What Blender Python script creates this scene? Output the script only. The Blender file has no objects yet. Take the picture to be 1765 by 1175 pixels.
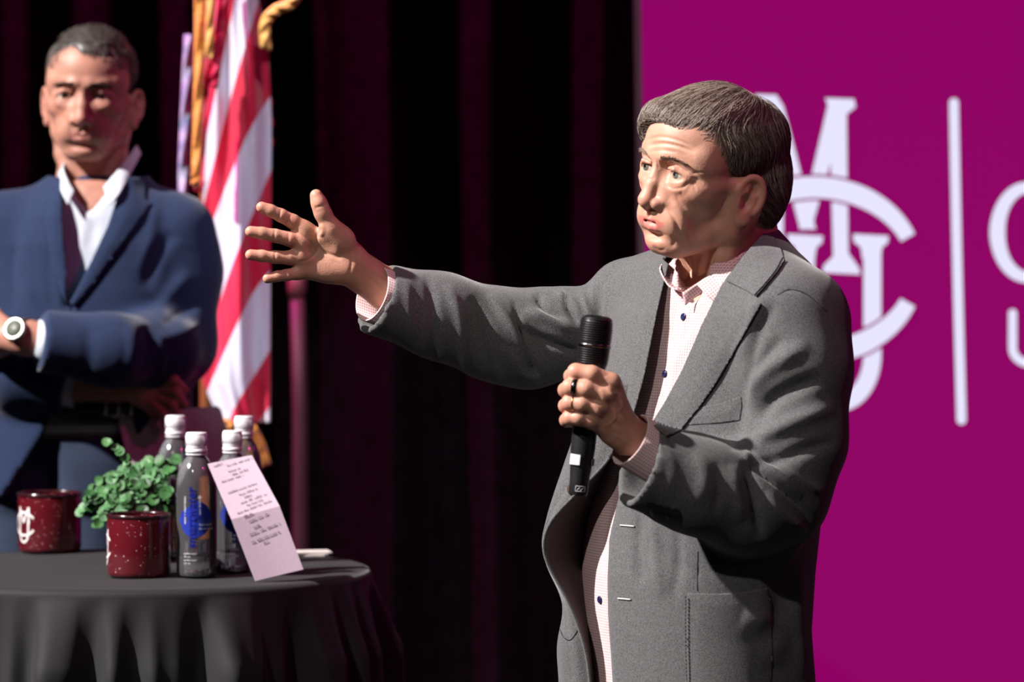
import bpy, math, random
import numpy as np
from mathutils import Vector
from mathutils.bvhtree import BVHTree
C = bpy.context.scene
COL = C.collection
random.seed(7); RNG = np.random.default_rng(7)

# ------------------------------------------------------------ camera, world, lights, exposure
FPX = 7500.0; CAM = np.array([0.0, -6.0, 1.64]); PITCH = math.atan(262.5/FPX)
cam_d = bpy.data.cameras.new('camera'); cam = bpy.data.objects.new('camera', cam_d); COL.objects.link(cam)
cam.location = CAM; cam.rotation_euler = (math.pi/2-PITCH, 0, 0)
cam_d.sensor_width = 36; cam_d.lens = FPX*36/1765; cam_d.clip_end = 60; cam_d.clip_start = 0.1
cam_d.dof.use_dof = True; cam_d.dof.focus_distance = 6.10; cam_d.dof.aperture_fstop = 4.3
C.camera = cam
C.view_settings.view_transform = 'Standard'; C.view_settings.look = 'None'
C.view_settings.exposure = 0.0; C.view_settings.gamma = 1.0; C.view_settings.use_curve_mapping = False
C.cycles.use_denoising = True
C.cycles.max_bounces = 12; C.cycles.transparent_max_bounces = 16; C.cycles.caustics_refractive = False; C.cycles.caustics_reflective = False
w = bpy.data.worlds.new('world'); C.world = w; w.use_nodes = True
w.node_tree.nodes['Background'].inputs[0].default_value = (0.55, 0.5, 0.6, 1)
w.node_tree.nodes['Background'].inputs[1].default_value = 0.012

def spot(name, loc, target, power, color, size_deg, radius, blend=0.4):
    l = bpy.data.lights.new(name, 'SPOT'); l.energy = power; l.color = color
    l.spot_size = math.radians(size_deg); l.spot_blend = blend; l.shadow_soft_size = radius
    o = bpy.data.objects.new(name, l); COL.objects.link(o); o.location = loc
    o.rotation_euler = (Vector(target)-Vector(loc)).to_track_quat('-Z', 'Y').to_euler()
    return o
# stage key from the left wing, high
spot('key_spot', (-6.4, -2.0, 7.1), (0.32, 0.0, 1.2), 9800, (1.0, 0.93, 0.90), 38, 0.10, 0.75)
# second, weaker front light nearer the house centre
spot('front_spot', (-3.4, -6.1, 6.0), (0.66, -0.1, 1.25), 820, (1.0, 0.91, 0.86), 24, 0.10, 0.7)
# weak fill from the right side of the house
spot('fill_spot', (3.6, -7.5, 5.0), (-0.1, 0.5, 1.2), 35, (1.0, 0.88, 0.82), 34, 0.35)
# added white spot that brightens the flag
spot('added_flag_spot', (1.0, -4.5, 6.5), (-0.17, 2.05, 1.48), 1300, (0.90, 0.90, 1.0), 8.4, 0.10, 0.35)
# magenta stage washes from the right
spot('magenta_front', (3.8, -2.0, 5.5), (-0.75, 1.0, 1.3), 190, (1.0, 0.03, 0.42), 22, 0.2)
spot('magenta_wash', (4.2, 2.2, 3.8), (-0.7, 1.1, 1.2), 60, (1.0, 0.03, 0.42), 60, 0.25)
# magenta wash grazing the curtain
spot('curtain_wash', (-2.3, 2.35, 4.6), (-0.1, 3.2, 1.5), 1000, (1.0, 0.02, 0.45), 50, 0.1)

# ------------------------------------------------------------ pixel helpers (photograph is 1765 x 1175)
_fw = np.array([0, math.cos(PITCH), -math.sin(PITCH)]); _up = np.array([0, math.sin(PITCH), math.cos(PITCH)])
def ray(px, py):
    return np.array([1.0, 0, 0])*(px-882.5)+_up*(587.5-py)+_fw*FPX
def P(px, py, y=0.0):
    d = ray(px, py); return CAM+d*((y-CAM[1])/d[1])
def PT(px, py, z):
    d = ray(px, py); return CAM+d*((z-CAM[2])/d[2])
def proj(V):
    q = V-CAM; zz = q@_fw
    return 882.5+q[:, 0]*FPX/zz, 587.5-(q@_up)*FPX/zz

# ------------------------------------------------------------ materials
def mat(name, color, rough=0.6, metal=0.0, noise=0.0, nscale=60, bump=0.0, bscale=200, spec=0.5, sheen=0.0, sss=0.0,
        coat=0.0, trans=0.0, ior=1.45, emit=None, estr=1.0, color2=None, tint=None, detail=3):
    m = bpy.data.materials.new(name); m.use_nodes = True; nt = m.node_tree; b = nt.nodes['Principled BSDF']
    b.inputs['Base Color'].default_value = (*color, 1); b.inputs['Roughness'].default_value = rough
    b.inputs['Metallic'].default_value = metal; b.inputs['Specular IOR Level'].default_value = spec
    b.inputs['IOR'].default_value = ior; b.inputs['Transmission Weight'].default_value = trans
    b.inputs['Sheen Weight'].default_value = sheen; b.inputs['Sheen Roughness'].default_value = 0.4
    b.inputs['Coat Weight'].default_value = coat; b.inputs['Coat Roughness'].default_value = 0.1
    if sss:
        b.inputs['Subsurface Weight'].default_value = sss; b.inputs['Subsurface Radius'].default_value = (1, .3, .15)
        b.inputs['Subsurface Scale'].default_value = 0.006
    if emit:
        b.inputs['Emission Color'].default_value = (*emit, 1); b.inputs['Emission Strength'].default_value = estr
    tc = nt.nodes.new('ShaderNodeTexCoord')
    out = None
    if noise > 0 or color2:
        n = nt.nodes.new('ShaderNodeTexNoise'); n.inputs['Scale'].default_value = nscale; n.inputs['Detail'].default_value = detail
        nt.links.new(tc.outputs['Object'], n.inputs['Vector'])
        r = nt.nodes.new('ShaderNodeMapRange'); r.inputs[1].default_value = 0.3; r.inputs[2].default_value = 0.7
        nt.links.new(n.outputs['Fac'], r.inputs[0])
        mx = nt.nodes.new('ShaderNodeMix'); mx.data_type = 'RGBA'
        c2 = color2 or tuple(min(1, c*(1+noise)) for c in color); c1 = color if color2 else tuple(c*(1-noise) for c in color)
        mx.inputs[6].default_value = (*c1, 1); mx.inputs[7].default_value = (*c2, 1)
        nt.links.new(r.outputs[0], mx.inputs[0]); out = mx.outputs[2]
    if tint:  # list of (attribute, colour): added colouring such as lips
        for an, ac in tint:
            at = nt.nodes.new('ShaderNodeAttribute'); at.attribute_name = an
            mx = nt.nodes.new('ShaderNodeMix'); mx.data_type = 'RGBA'
            if out: nt.links.new(out, mx.inputs[6])
            else: mx.inputs[6].default_value = (*color, 1)
            mx.inputs[7].default_value = (*ac, 1); nt.links.new(at.outputs['Fac'], mx.inputs[0]); out = mx.outputs[2]
    if out: nt.links.new(out, b.inputs['Base Color'])
    if bump > 0:
        n = nt.nodes.new('ShaderNodeTexNoise'); n.inputs['Scale'].default_value = bscale; n.inputs['Detail'].default_value = 4
        nt.links.new(tc.outputs['Object'], n.inputs['Vector'])
        bp = nt.nodes.new('ShaderNodeBump'); bp.inputs['Strength'].default_value = bump; bp.inputs['Distance'].default_value = 0.002
        nt.links.new(n.outputs['Fac'], bp.inputs['Height']); nt.links.new(bp.outputs[0], b.inputs['Normal'])
    return m

def check_mat(name, ax, base, line, period=0.0038):
    """fine woven check; ax = two direction vectors the threads are counted along"""
    m = bpy.data.materials.new(name); m.use_nodes = True; nt = m.node_tree; b = nt.nodes['Principled BSDF']
    b.inputs['Roughness'].default_value = 0.8; b.inputs['Specular IOR Level'].default_value = 0.2
    tc = nt.nodes.new('ShaderNodeTexCoord'); fs = []
    for a in ax:
        d = nt.nodes.new('ShaderNodeVectorMath'); d.operation = 'DOT_PRODUCT'; d.inputs[1].default_value = a
        nt.links.new(tc.outputs['Object'], d.inputs[0])
        mu = nt.nodes.new('ShaderNodeMath'); mu.operation = 'MULTIPLY'; mu.inputs[1].default_value = 2*math.pi/period
        nt.links.new(d.outputs['Value'], mu.inputs[0])
        s = nt.nodes.new('ShaderNodeMath'); s.operation = 'SINE'; nt.links.new(mu.outputs[0], s.inputs[0])
        r = nt.nodes.new('ShaderNodeMapRange'); r.inputs[1].default_value = -0.75; r.inputs[2].default_value = -0.2
        nt.links.new(s.outputs[0], r.inputs[0]); fs.append(r.outputs[0])
    mx0 = nt.nodes.new('ShaderNodeMath'); mx0.operation = 'MAXIMUM'
    nt.links.new(fs[0], mx0.inputs[0]); nt.links.new(fs[1], mx0.inputs[1])
    mx = nt.nodes.new('ShaderNodeMix'); mx.data_type = 'RGBA'
    mx.inputs[6].default_value = (*line, 1); mx.inputs[7].default_value = (*base, 1)
    inv = nt.nodes.new('ShaderNodeMath'); inv.operation = 'MULTIPLY'
    nt.links.new(fs[0], inv.inputs[0]); nt.links.new(fs[1], inv.inputs[1])
    nt.links.new(inv.outputs[0], mx.inputs[0]); nt.links.new(mx.outputs[2], b.inputs['Base Color'])
    return m

# ------------------------------------------------------------ mesh helpers
def mesh_np(name, V, F, smooth=True):
    """V (n,3); F an (m,4) or (m,3) int array or a list of faces"""
    me = bpy.data.meshes.new(name)
    V = np.asarray(V, dtype=np.float32)
    if isinstance(F, np.ndarray):
        k = F.shape[1]; n = len(F)
        me.vertices.add(len(V)); me.vertices.foreach_set('co', V.ravel())
        me.loops.add(n*k); me.loops.foreach_set('vertex_index', F.astype(np.int32).ravel())
        me.polygons.add(n); me.polygons.foreach_set('loop_start', np.arange(0, n*k, k, dtype=np.int32))
        me.polygons.foreach_set('loop_total', np.full(n, k, dtype=np.int32))
        me.update(calc_edges=True)
    else:
        me.from_pydata([tuple(map(float, v)) for v in V], [], [tuple(int(i) for i in f) for f in F])
    me.polygons.foreach_set('use_smooth', np.full(len(me.polygons), smooth)); me.update()
    return me
def link(name, me, mats, parent=None):
    o = bpy.data.objects.new(name, me); COL.objects.link(o)
    for m in (mats if isinstance(mats, (list, tuple)) else [mats]): me.materials.append(m)
    if parent: o.parent = parent; o.matrix_parent_inverse = parent.matrix_basis.inverted()
    return o
def obj(name, V, F, mats, parent=None, smooth=True):
    return link(name, mesh_np(name, V, F, smooth), mats, parent)
def tag(o, label=None, cat=None, group=None, kind=None):
    if label: o['label'] = label
    if cat: o['category'] = cat
    if group: o['group'] = group
    if kind: o['kind'] = kind
    return o
def empty(name, loc, label, cat, group=None):
    o = bpy.data.objects.new(name, None); COL.objects.link(o); o.location = [float(v) for v in loc]; o.empty_display_size = 0.05
    o.matrix_basis.translation
    return tag(o, label, cat, group)

class MB:
    def __init__(s): s.v = []; s.f = []
    def add(s, V, F):
        n = len(s.v); s.v.extend([tuple(map(float, p)) for p in V]); s.f.extend([tuple(int(i)+n for i in f) for f in F]); return s
    def box(s, c, size, R=None):
        V = np.array([[x, y, z] for x in (-.5, .5) for y in (-.5, .5) for z in (-.5, .5)])*np.array(size)
        if R is not None: V = V@np.array(R)
        return s.add(V+np.array(c), [(0, 1, 3, 2), (4, 6, 7, 5), (0, 4, 5, 1), (2, 3, 7, 6), (0, 2, 6, 4), (1, 5, 7, 3)])
    def lathe(s, prof, c=(0, 0, 0), n=48, R=None, closed=False):
        V = []; F = []; m = len(prof)
        for i in range(n):
            a = 2*math.pi*i/n
            for (r, z) in prof: V.append((r*math.cos(a), r*math.sin(a), z))
        for i in range(n):
            for j in range(m-1 if not closed else m):
                j2 = (j+1) % m; F.append((i*m+j, ((i+1) % n)*m+j, ((i+1) % n)*m+j2, i*m+j2))
        V = np.array(V)
        if R is not None: V = V@np.array(R)
        return s.add(V+np.array(c), F)
    def tube(s, pts, rad, n=8, cap=True):
        pts = np.array(pts, float); m = len(pts); rad = np.full(m, rad) if np.isscalar(rad) else np.array(rad)
        T = np.gradient(pts, axis=0); T /= np.linalg.norm(T, axis=1)[:, None]+1e-12
        ref = np.array([0, 0, 1.0]) if abs(T[0][2]) < .9 else np.array([1.0, 0, 0])
        V = []; u = np.cross(T[0], ref); u /= np.linalg.norm(u)
        for i in range(m):
            u = u-T[i]*(u@T[i]); u /= np.linalg.norm(u)+1e-12; v = np.cross(T[i], u)
            for k in range(n):
                a = 2*math.pi*k/n; V.append(pts[i]+rad[i]*(math.cos(a)*u+math.sin(a)*v))
        F = [(i*n+k, i*n+(k+1) % n, (i+1)*n+(k+1) % n, (i+1)*n+k) for i in range(m-1) for k in range(n)]
        if cap: F += [tuple(range(n))[::-1], tuple((m-1)*n+k for k in range(n))]
        return s.add(V, F)
    def build(s, name, mats, parent=None, smooth=True): return obj(name, s.v, s.f, mats, parent, smooth)

def text_VF(txt, size=1.0, extrude=0.0, shear=0.0, spacing=1.0, bold=0.0):
    cu = bpy.data.curves.new('t', 'FONT'); cu.body = txt; cu.size = size; cu.extrude = extrude; cu.shear = shear
    cu.space_character = spacing; cu.offset = bold; cu.resolution_u = 4
    o = bpy.data.objects.new('t', cu); COL.objects.link(o)
    dg = bpy.context.evaluated_depsgraph_get(); dg.update()
    me = bpy.data.meshes.new_from_object(o.evaluated_get(dg))
    V = np.array([v.co[:] for v in me.vertices]); F = [tuple(p.vertices) for p in me.polygons]
    bpy.data.objects.remove(o); bpy.data.curves.remove(cu); bpy.data.meshes.remove(me)
    return V, F

def catmull(pts, n=8, closed=False):
    p = np.array(pts, float); out = []
    m = len(p); rng = range(m if closed else m-1)
    for i in rng:
        p0 = p[(i-1) % m] if (closed or i > 0) else 2*p[0]-p[1]; p1 = p[i]; p2 = p[(i+1) % m]
        p3 = p[(i+2) % m] if (closed or i+2 < m) else 2*p[-1]-p[-2]
        for k in range(n):
            t = k/n; out.append(.5*((2*p1)+(-p0+p2)*t+(2*p0-5*p1+4*p2-p3)*t*t+(-p0+3*p1-3*p2+p3)*t**3))
    if not closed: out.append(p[-1])
    return np.array(out)
def grid_patch(rows, nu=10, nv=10):
    """smooth surface through a grid of 3-D points -> V (array), shape"""
    R = np.array(rows, float); R = np.array([catmull(r, nu) for r in R]); R = np.array([catmull(R[:, j], nv) for j in range(R.shape[1])]).transpose(1, 0, 2)
    a, b = R.shape[:2]; F = [(i*b+j, i*b+j+1, (i+1)*b+j+1, (i+1)*b+j) for i in range(a-1) for j in range(b-1)]
    return R.reshape(-1, 3), np.array(F)
def normals(V, F):
    N = np.zeros_like(V); a, b, c = V[F[:, 0]], V[F[:, 1]], V[F[:, 2]]
    n = np.cross(b-a, c-a)
    if F.shape[1] == 4: n = np.cross(V[F[:, 2]]-V[F[:, 0]], V[F[:, 3]]-V[F[:, 1]])
    for k in range(F.shape[1]): np.add.at(N, F[:, k], n)
    return N/(np.linalg.norm(N, axis=1)[:, None]+1e-12)
def thicken(V, F, t, N=None):
    """give an open patch real thickness t (offset against its normals), with a closed rim"""
    V = np.asarray(V, float); N = normals(V, F) if N is None else N; n = len(V); W = np.vstack([V, V-N*t]); F = [tuple(dict.fromkeys(int(q) for q in f)) for f in F]; F = [f for f in F if len(f) > 2]; G = [tuple(f) for f in F]+[tuple(i+n for i in f[::-1]) for f in F]
    from collections import Counter
    e = {}
    for f in F:
        k = len(f)
        for i in range(k): e[(f[i], f[(i+1) % k])] = 1
    for (a, b) in list(e):
        if (b, a) not in e: G.append((b, a, a+n, b+n))
    return W, G
def poly_sd(px, py, poly):
    """signed distance (negative inside) of points to a 2-D polygon, same unit as input"""
    poly = np.array(poly, float); d = np.full(px.shape, 1e9); ins = np.zeros(px.shape, bool); n = len(poly)
    for i in range(n):
        a = poly[i]; b = poly[(i+1) % n]; e = b-a; wx = px-a[0]; wy = py-a[1]
        t = np.clip((wx*e[0]+wy*e[1])/(e@e+1e-9), 0, 1); d = np.minimum(d, (wx-t*e[0])**2+(wy-t*e[1])**2)
        c = ((a[1] <= py) != (b[1] <= py)); s = a[0]+(py-a[1])*(e[0])/(e[1] if abs(e[1]) > 1e-9 else 1e-9)
        ins ^= c & (px < s)
    return np.where(ins, -1, 1)*np.sqrt(d)

# ------------------------------------------------------------ sculpting volumes
class Field:
    def __init__(s, lo, hi, res):
        s.lo = np.array(lo, float); s.res = res; s.n = np.ceil((np.array(hi)-s.lo)/res).astype(int)+1
        s.ax = [(s.lo[i]+np.arange(s.n[i])*res).astype(np.float32) for i in range(3)]
        s.D = np.full(tuple(s.n), 1.0, np.float32)
    def twin(s):
        t = Field.__new__(Field); t.lo, t.res, t.n, t.ax = s.lo, s.res, s.n, s.ax; t.D = np.full(tuple(s.n), 1.0, np.float32); return t
    def sl(s, lo, hi):
        r = []
        for i in range(3):
            a = int(np.clip(math.floor((lo[i]-s.lo[i])/s.res), 0, s.n[i])); b = int(np.clip(math.ceil((hi[i]-s.lo[i])/s.res)+1, 0, s.n[i])); r.append(slice(a, b))
        return tuple(r)
    def co(s, sl):
        return s.ax[0][sl[0]][:, None, None], s.ax[1][sl[1]][None, :, None], s.ax[2][sl[2]][None, None, :]
    def comb(s, sl, d, k, mode):
        A = s.D[sl]
        if mode == 'add':
            h = np.maximum(k-np.abs(A-d), 0)/k; s.D[sl] = np.minimum(A, d)-h*h*k*.25
        else:
            if mode == 'sub': d = -d
            h = np.maximum(k-np.abs(A-d), 0)/k; s.D[sl] = np.maximum(A, d)+h*h*k*.25
    def ell(s, c, r, rot=None, k=.01, mode='add'):
        c = np.array(c, float); r = np.array(r, float) if not np.isscalar(r) else np.full(3, float(r)); R = max(r)+k+3*s.res
        if rot is not None: ext = np.abs(np.array(rot)).T@r+k+3*s.res
        else: ext = r+k+3*s.res
        sl = s.sl(c-ext, c+ext); x, y, z = s.co(sl); x = x-c[0]; y = y-c[1]; z = z-c[2]
        if rot is not None:
            a = np.array(rot, float); x, y, z = a[0][0]*x+a[0][1]*y+a[0][2]*z, a[1][0]*x+a[1][1]*y+a[1][2]*z, a[2][0]*x+a[2][1]*y+a[2][2]*z
        k0 = np.sqrt((x/r[0])**2+(y/r[1])**2+(z/r[2])**2)+1e-6; k1 = np.sqrt((x/r[0]**2)**2+(y/r[1]**2)**2+(z/r[2]**2)**2)+1e-6
        s.comb(sl, (k0*(k0-1)/k1).astype(np.float32), k, mode); return s
    def cone(s, a, b, ra, rb, k=.01, mode='add', flat=None):
        a = np.array(a, float); b = np.array(b, float); R = max(ra, rb)+k+3*s.res
        sl = s.sl(np.minimum(a, b)-R, np.maximum(a, b)+R); x, y, z = s.co(sl); e = b-a; L = e@e+1e-12
        x = x-a[0]; y = y-a[1]; z = z-a[2]; t = np.clip((x*e[0]+y*e[1]+z*e[2])/L, 0, 1)
        x = x-t*e[0]; y = y-t*e[1]; z = z-t*e[2]
        if flat is not None:
            n = np.array(flat[0], float); n /= np.linalg.norm(n); q = (x*n[0]+y*n[1]+z*n[2])*(1/flat[1]-1); x = x+q*n[0]; y = y+q*n[1]; z = z+q*n[2]
        d = np.sqrt(x*x+y*y+z*z)-(ra+(rb-ra)*t)
        s.comb(sl, d.astype(np.float32), k, mode); return s
    def chain(s, pts, k=.01, mode='add', flat=None):
        for p, q in zip(pts[:-1], pts[1:]): s.cone(p[:3], q[:3], p[3], q[3], k, mode, flat)
        return s
    def halfspace(s, c, n, R, k=.003):
        """cut away everything beyond plane (c,n) within radius R of c"""
        c = np.array(c, float); n = np.array(n, float); n /= np.linalg.norm(n); sl = s.sl(c-R, c+R); x, y, z = s.co(sl)
        d = (x-c[0])*n[0]+(y-c[1])*n[1]+(z-c[2])*n[2]
        ball = np.sqrt((x-c[0])**2+(y-c[1])**2+(z-c[2])**2)-R
        s.comb(sl, np.maximum(-d, ball).astype(np.float32), k, 'sub'); return s
    def loft(s, T, L, f, k=.02, mode='add', p=2.3):
        """vertical loft; T rows = (z, cx, cy, half_width, half_depth)"""
        T = np.array(sorted(T), float); x, y, z = s.co((slice(None),)*3); zz = s.ax[2]
        cols = [np.interp(zz, T[:, 0], T[:, i])[None, None, :] for i in range(1, 5)]
        dx = x-cols[0]; dy = y-cols[1]; u = np.abs(dx*L[0]+dy*L[1])/cols[2]; v = np.abs(dx*f[0]+dy*f[1])/cols[3]
        q = (u**p+v**p)**(1/p); d = (q-1)*np.minimum(cols[2], cols[3])*.9
        d = np.maximum(d, np.maximum(T[0, 0]-z, z-T[-1, 0]))
        s.comb((slice(None),)*3, d.astype(np.float32), k, mode); return s
    def pix(s):
        x, y, z = s.co((slice(None),)*3); x = x-CAM[0]; y = y-CAM[1]; z = z-CAM[2]
        zz = y*_fw[1]+z*_fw[2]; return 882.5+x*FPX/zz, 587.5-(y*_up[1]+z*_up[2])*FPX/zz
    def mesh(s):
        D = s.D; I = D < 0; nx, ny, nz = D.shape
        cnt = np.zeros((nx-1, ny-1, nz-1), np.int8)
        for i in (0, 1):
            for j in (0, 1):
                for k in (0, 1): cnt += I[i:nx-1+i, j:ny-1+j, k:nz-1+k]
        act = (cnt > 0) & (cnt < 8); ix = np.argwhere(act); n = len(ix)
        idx = np.full(act.shape, -1, np.int32); idx[act] = np.arange(n)
        cv = {(i, j, k): D[ix[:, 0]+i, ix[:, 1]+j, ix[:, 2]+k] for i in (0, 1) for j in (0, 1) for k in (0, 1)}
        S = np.zeros((n, 3)); W = np.zeros(n)
        for a in range(3):
            for p in (0, 1):
                for q in (0, 1):
                    c0 = [p, q]; c0.insert(a, 0); c1 = [p, q]; c1.insert(a, 1); d0 = cv[tuple(c0)]; d1 = cv[tuple(c1)]
                    m = (d0 < 0) != (d1 < 0); t = np.where(m, d0/(d0-d1+1e-20), 0); o = np.tile(np.array(c0, float), (n, 1)); o[:, a] = t
                    S += o*m[:, None]; W += m
        V = s.lo+(ix+S/W[:, None])*s.res
        Fs = []
        for a in range(3):
            b, c = (a+1) % 3, (a+2) % 3
            s0 = [slice(1, None)]*3; s1 = [slice(1, None)]*3
            s0[a] = slice(0, -1); s1[a] = slice(1, None)
            A = I[tuple(s0)]; B = I[tuple(s1)]; m = A != B
            lim = [D.shape[i]-1 for i in range(3)]
            e = np.argwhere(m); off = np.array([1, 1, 1]); off[a] = 0; e = e+off; fl = A[m]
            ok = (e[:, 0] < lim[0]) & (e[:, 1] < lim[1]) & (e[:, 2] < lim[2]); e = e[ok]; fl = fl[ok]
            eb = np.zeros(3, int); eb[b] = 1; ec = np.zeros(3, int); ec[c] = 1
            g = lambda q: idx[q[:, 0], q[:, 1], q[:, 2]]
            Q = np.stack([g(e-eb-ec), g(e-ec), g(e), g(e-eb)], 1)
            Q[~fl] = Q[~fl][:, ::-1]; Fs.append(Q)
        F = np.vstack(Fs); F = F[(F >= 0).all(1)]
        return V, F
def relax(V, F, it=1, lam=.5):
    for _ in range(it):
        S = np.zeros_like(V); W = np.zeros(len(V)); k = F.shape[1]
        for i in range(k):
            a, b = F[:, i], F[:, (i+1) % k]; np.add.at(S, a, V[b]); np.add.at(S, b, V[a]); np.add.at(W, a, 1); np.add.at(W, b, 1)
        V = V+lam*(S/np.maximum(W, 1)[:, None]-V)
    return V
def sculpt(V, F, strokes, face=True, N=None):
    """push the surface out (+mm) or in (-mm) along brush strokes seen from the front of the stage"""
    if N is None: N = normals(V, F)
    x, y = proj(V); d = CAM-V; d /= np.linalg.norm(d, axis=1)[:, None]; fac = np.clip(((N*d).sum(1)+.05)/.3, 0, 1) if face else np.ones(len(V))
    H = np.zeros(len(V))
    for st in strokes:
        pts, wd, amp = st[:3]; pts = catmull(pts, 6) if len(pts) > 2 else np.array(pts, float); taper = st[3] if len(st) > 3 else .25
        best = np.full(len(V), 1e9); tt = np.zeros(len(V)); lo = pts.min(0)-3*wd; hi = pts.max(0)+3*wd
        m = (x > lo[0]) & (x < hi[0]) & (y > lo[1]) & (y < hi[1]) & (fac > 0)
        if not m.any(): continue
        xx, yy = x[m], y[m]; bb = np.full(len(xx), 1e9); tb = np.zeros(len(xx)); n = len(pts)-1
        for i in range(n):
            a = pts[i]; e = pts[i+1]-a; t = np.clip(((xx-a[0])*e[0]+(yy-a[1])*e[1])/(e@e+1e-9), 0, 1)
            q = (xx-a[0]-t*e[0])**2+(yy-a[1]-t*e[1])**2; u = q < bb; bb[u] = q[u]; tb[u] = (i+t[u])/n
        prof = np.exp(-bb/wd**2)*(np.clip(np.minimum(tb, 1-tb)/taper, 0, 1)**.7 if taper > 0 else 1)
        H[m] += amp*.001*prof
    return V+N*(H*fac)[:, None]
def set_attr(me, name, vals):
    a = me.attributes.new(name, 'FLOAT', 'POINT'); a.data.foreach_set('value', np.asarray(vals, np.float32))
def bvh(V, F): return BVHTree.FromPolygons([tuple(v) for v in V.tolist()], [tuple(f) for f in (F.tolist() if isinstance(F, np.ndarray) else F)])
def drape(poly, tree, off=.003, step=4.0, thick=.003, ymin=None, bow=0.0, maxy=99):
    """cloth piece cut to an outline, laid on the surface below it, with its own thickness"""
    poly = np.array(poly, float); lo = poly.min(0)-step; hi = poly.max(0)+step
    gx = np.arange(lo[0], hi[0]+step, step); gy = np.arange(lo[1], hi[1]+step, step); X, Y = np.meshgrid(gx, gy, indexing='ij'); sd = poly_sd(X, Y, poly)
    # pull boundary vertices onto the outline
    keep = sd < step*1.05; snap = keep & (sd > -step*.45); bd = np.full(X.shape, 1e18); CX = X.copy(); CY = Y.copy()
    for i in range(len(poly)):
        a = poly[i]; e = poly[(i+1) % len(poly)]-a; t = np.clip(((X-a[0])*e[0]+(Y-a[1])*e[1])/(e@e+1e-9), 0, 1); qx = a[0]+t*e[0]; qy = a[1]+t*e[1]; d2 = (X-qx)**2+(Y-qy)**2; m = d2 < bd
        bd[m] = d2[m]; CX[m] = qx[m]; CY[m] = qy[m]
    X = np.where(snap, CX, X); Y = np.where(snap, CY, Y)
    idx = -np.ones(X.shape, int); V = []; HN = []
    org = Vector(CAM)
    for i in range(X.shape[0]):
        for j in range(X.shape[1]):
            if not keep[i, j]: continue
            d = Vector(ray(X[i, j], Y[i, j])).normalized(); h = tree.ray_cast(org, d)
            if h[0] is None: continue
            if h[0].y > maxy: continue
            p = np.array(h[0])-np.array(d)*(off+bow*min(1, max(0, -sd[i, j])/20)); idx[i, j] = len(V); V.append(p); HN.append(-np.array(d))
    F = []; T3 = []
    for i in range(X.shape[0]-1):
        for j in range(X.shape[1]-1):
            q = [idx[i, j], idx[i, j+1], idx[i+1, j+1], idx[i+1, j]]
            if min(q) >= 0: F.append(q)
            elif sum(t < 0 for t in q) == 1: T3.append([t for t in q if t >= 0])
    V = np.array(V); F = np.vstack([np.array(F)]+[np.array([[a, b, c, c] for a, b, c in T3])] if T3 else [np.array(F)])
    N = normals(V, F)
    if (N@np.array([0, -1.0, 0])).mean() < 0: F = F[:, ::-1]
    return thicken(V, F, thick, np.array(HN))
# ------------------------------------------------------------ setting
def plane_box(name, lo, hi, m, kind='structure'):
    lo = np.array(lo); hi = np.array(hi); o = MB().box((lo+hi)/2, hi-lo).build(name, m, None, False); o['kind'] = kind; return o
M_floor = mat('stage_floor', (.012, .011, .012), .45, noise=.3, nscale=3)
M_blackwall = mat('black_wall', (.006, .005, .006), .9, noise=.2, nscale=4)
plane_box('floor', (-4, -4.5, -.05), (4, 3.75, 0), M_floor)
plane_box('wall_back', (-4, 3.55, 0), (4, 3.7, 4.2), M_blackwall)

# stage curtain in velvet: hanging folds
M_velvet = mat('black_velvet', (.009, .0045, .007), 1.0, noise=.25, nscale=30, bump=.1, bscale=500, spec=.0)
def curtain(name, x0, x1, y0, h, ridges, label, cat, nz=24, m=None, z0=.01):
    nx = int((x1-x0)/.006); V = []; x = np.linspace(x0, x1, nx)
    dep = np.zeros(nx)
    for (rx, w_, a) in ridges: dep += a*.6*np.exp(-(np.abs((x-rx)/w_)**1.7))
    dep += .004*np.sin(x*71+1.3*np.sin(x*13))
    for k in range(nz):
        t = k/(nz-1); z = z0+(h-z0)*t
        V.append(np.stack([x+.006*np.sin(3*z+x*9), y0-dep*(1-.12*t)-.006*np.sin(z*2.3+x*25), np.full(nx, z)], 1))
    V = np.vstack(V); F = np.array([(i*nx+j, i*nx+j+1, (i+1)*nx+j+1, (i+1)*nx+j) for i in range(nz-1) for j in range(nx-1)])
    W, G = thicken(V, F, .003); o = obj(name, W, G, m or M_velvet); tag(o, label, cat); return o
def wx(px, y): return P(px, 400, y)[0]
YC = 3.2
rd = []
for px, w_, a in [(-800, .07, .2), (-640, .07, .18), (-480, .08, .2), (-330, .06, .16), (-190, .07, .18), (1420, .07, .14), (1600, .08, .16), (1780, .07, .15), (1950, .07, .16), (2130, .07, .15), (2300, .07, .16), (-60, .07, .14), (60, .07, .15), (200, .06, .12), (330, .05, .12), (455, .05, .12), (560, .03, .04), (675, .07, .22), (760, .02, .03), (855, .08, .24), (930, .02, .03), (1035, .08, .24), (1160, .05, .1), (1260, .05, .1)]:
    rd.append((wx(px, YC), w_, a))
curtain('stage_curtain', wx(-900, YC), wx(2450, YC), YC, 3.6, rd, 'dark plum velvet stage curtain hanging in tall folds across the back', 'curtain')
rl = [(wx(493, 2.75), .02, .05), (wx(519, 2.75), .014, .06), (wx(546, 2.75), .02, .04)]
M_velvet2 = mat('plum_velvet', (.035, .012, .022), .9, noise=.25, nscale=30, sheen=.2, spec=.1)
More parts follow.
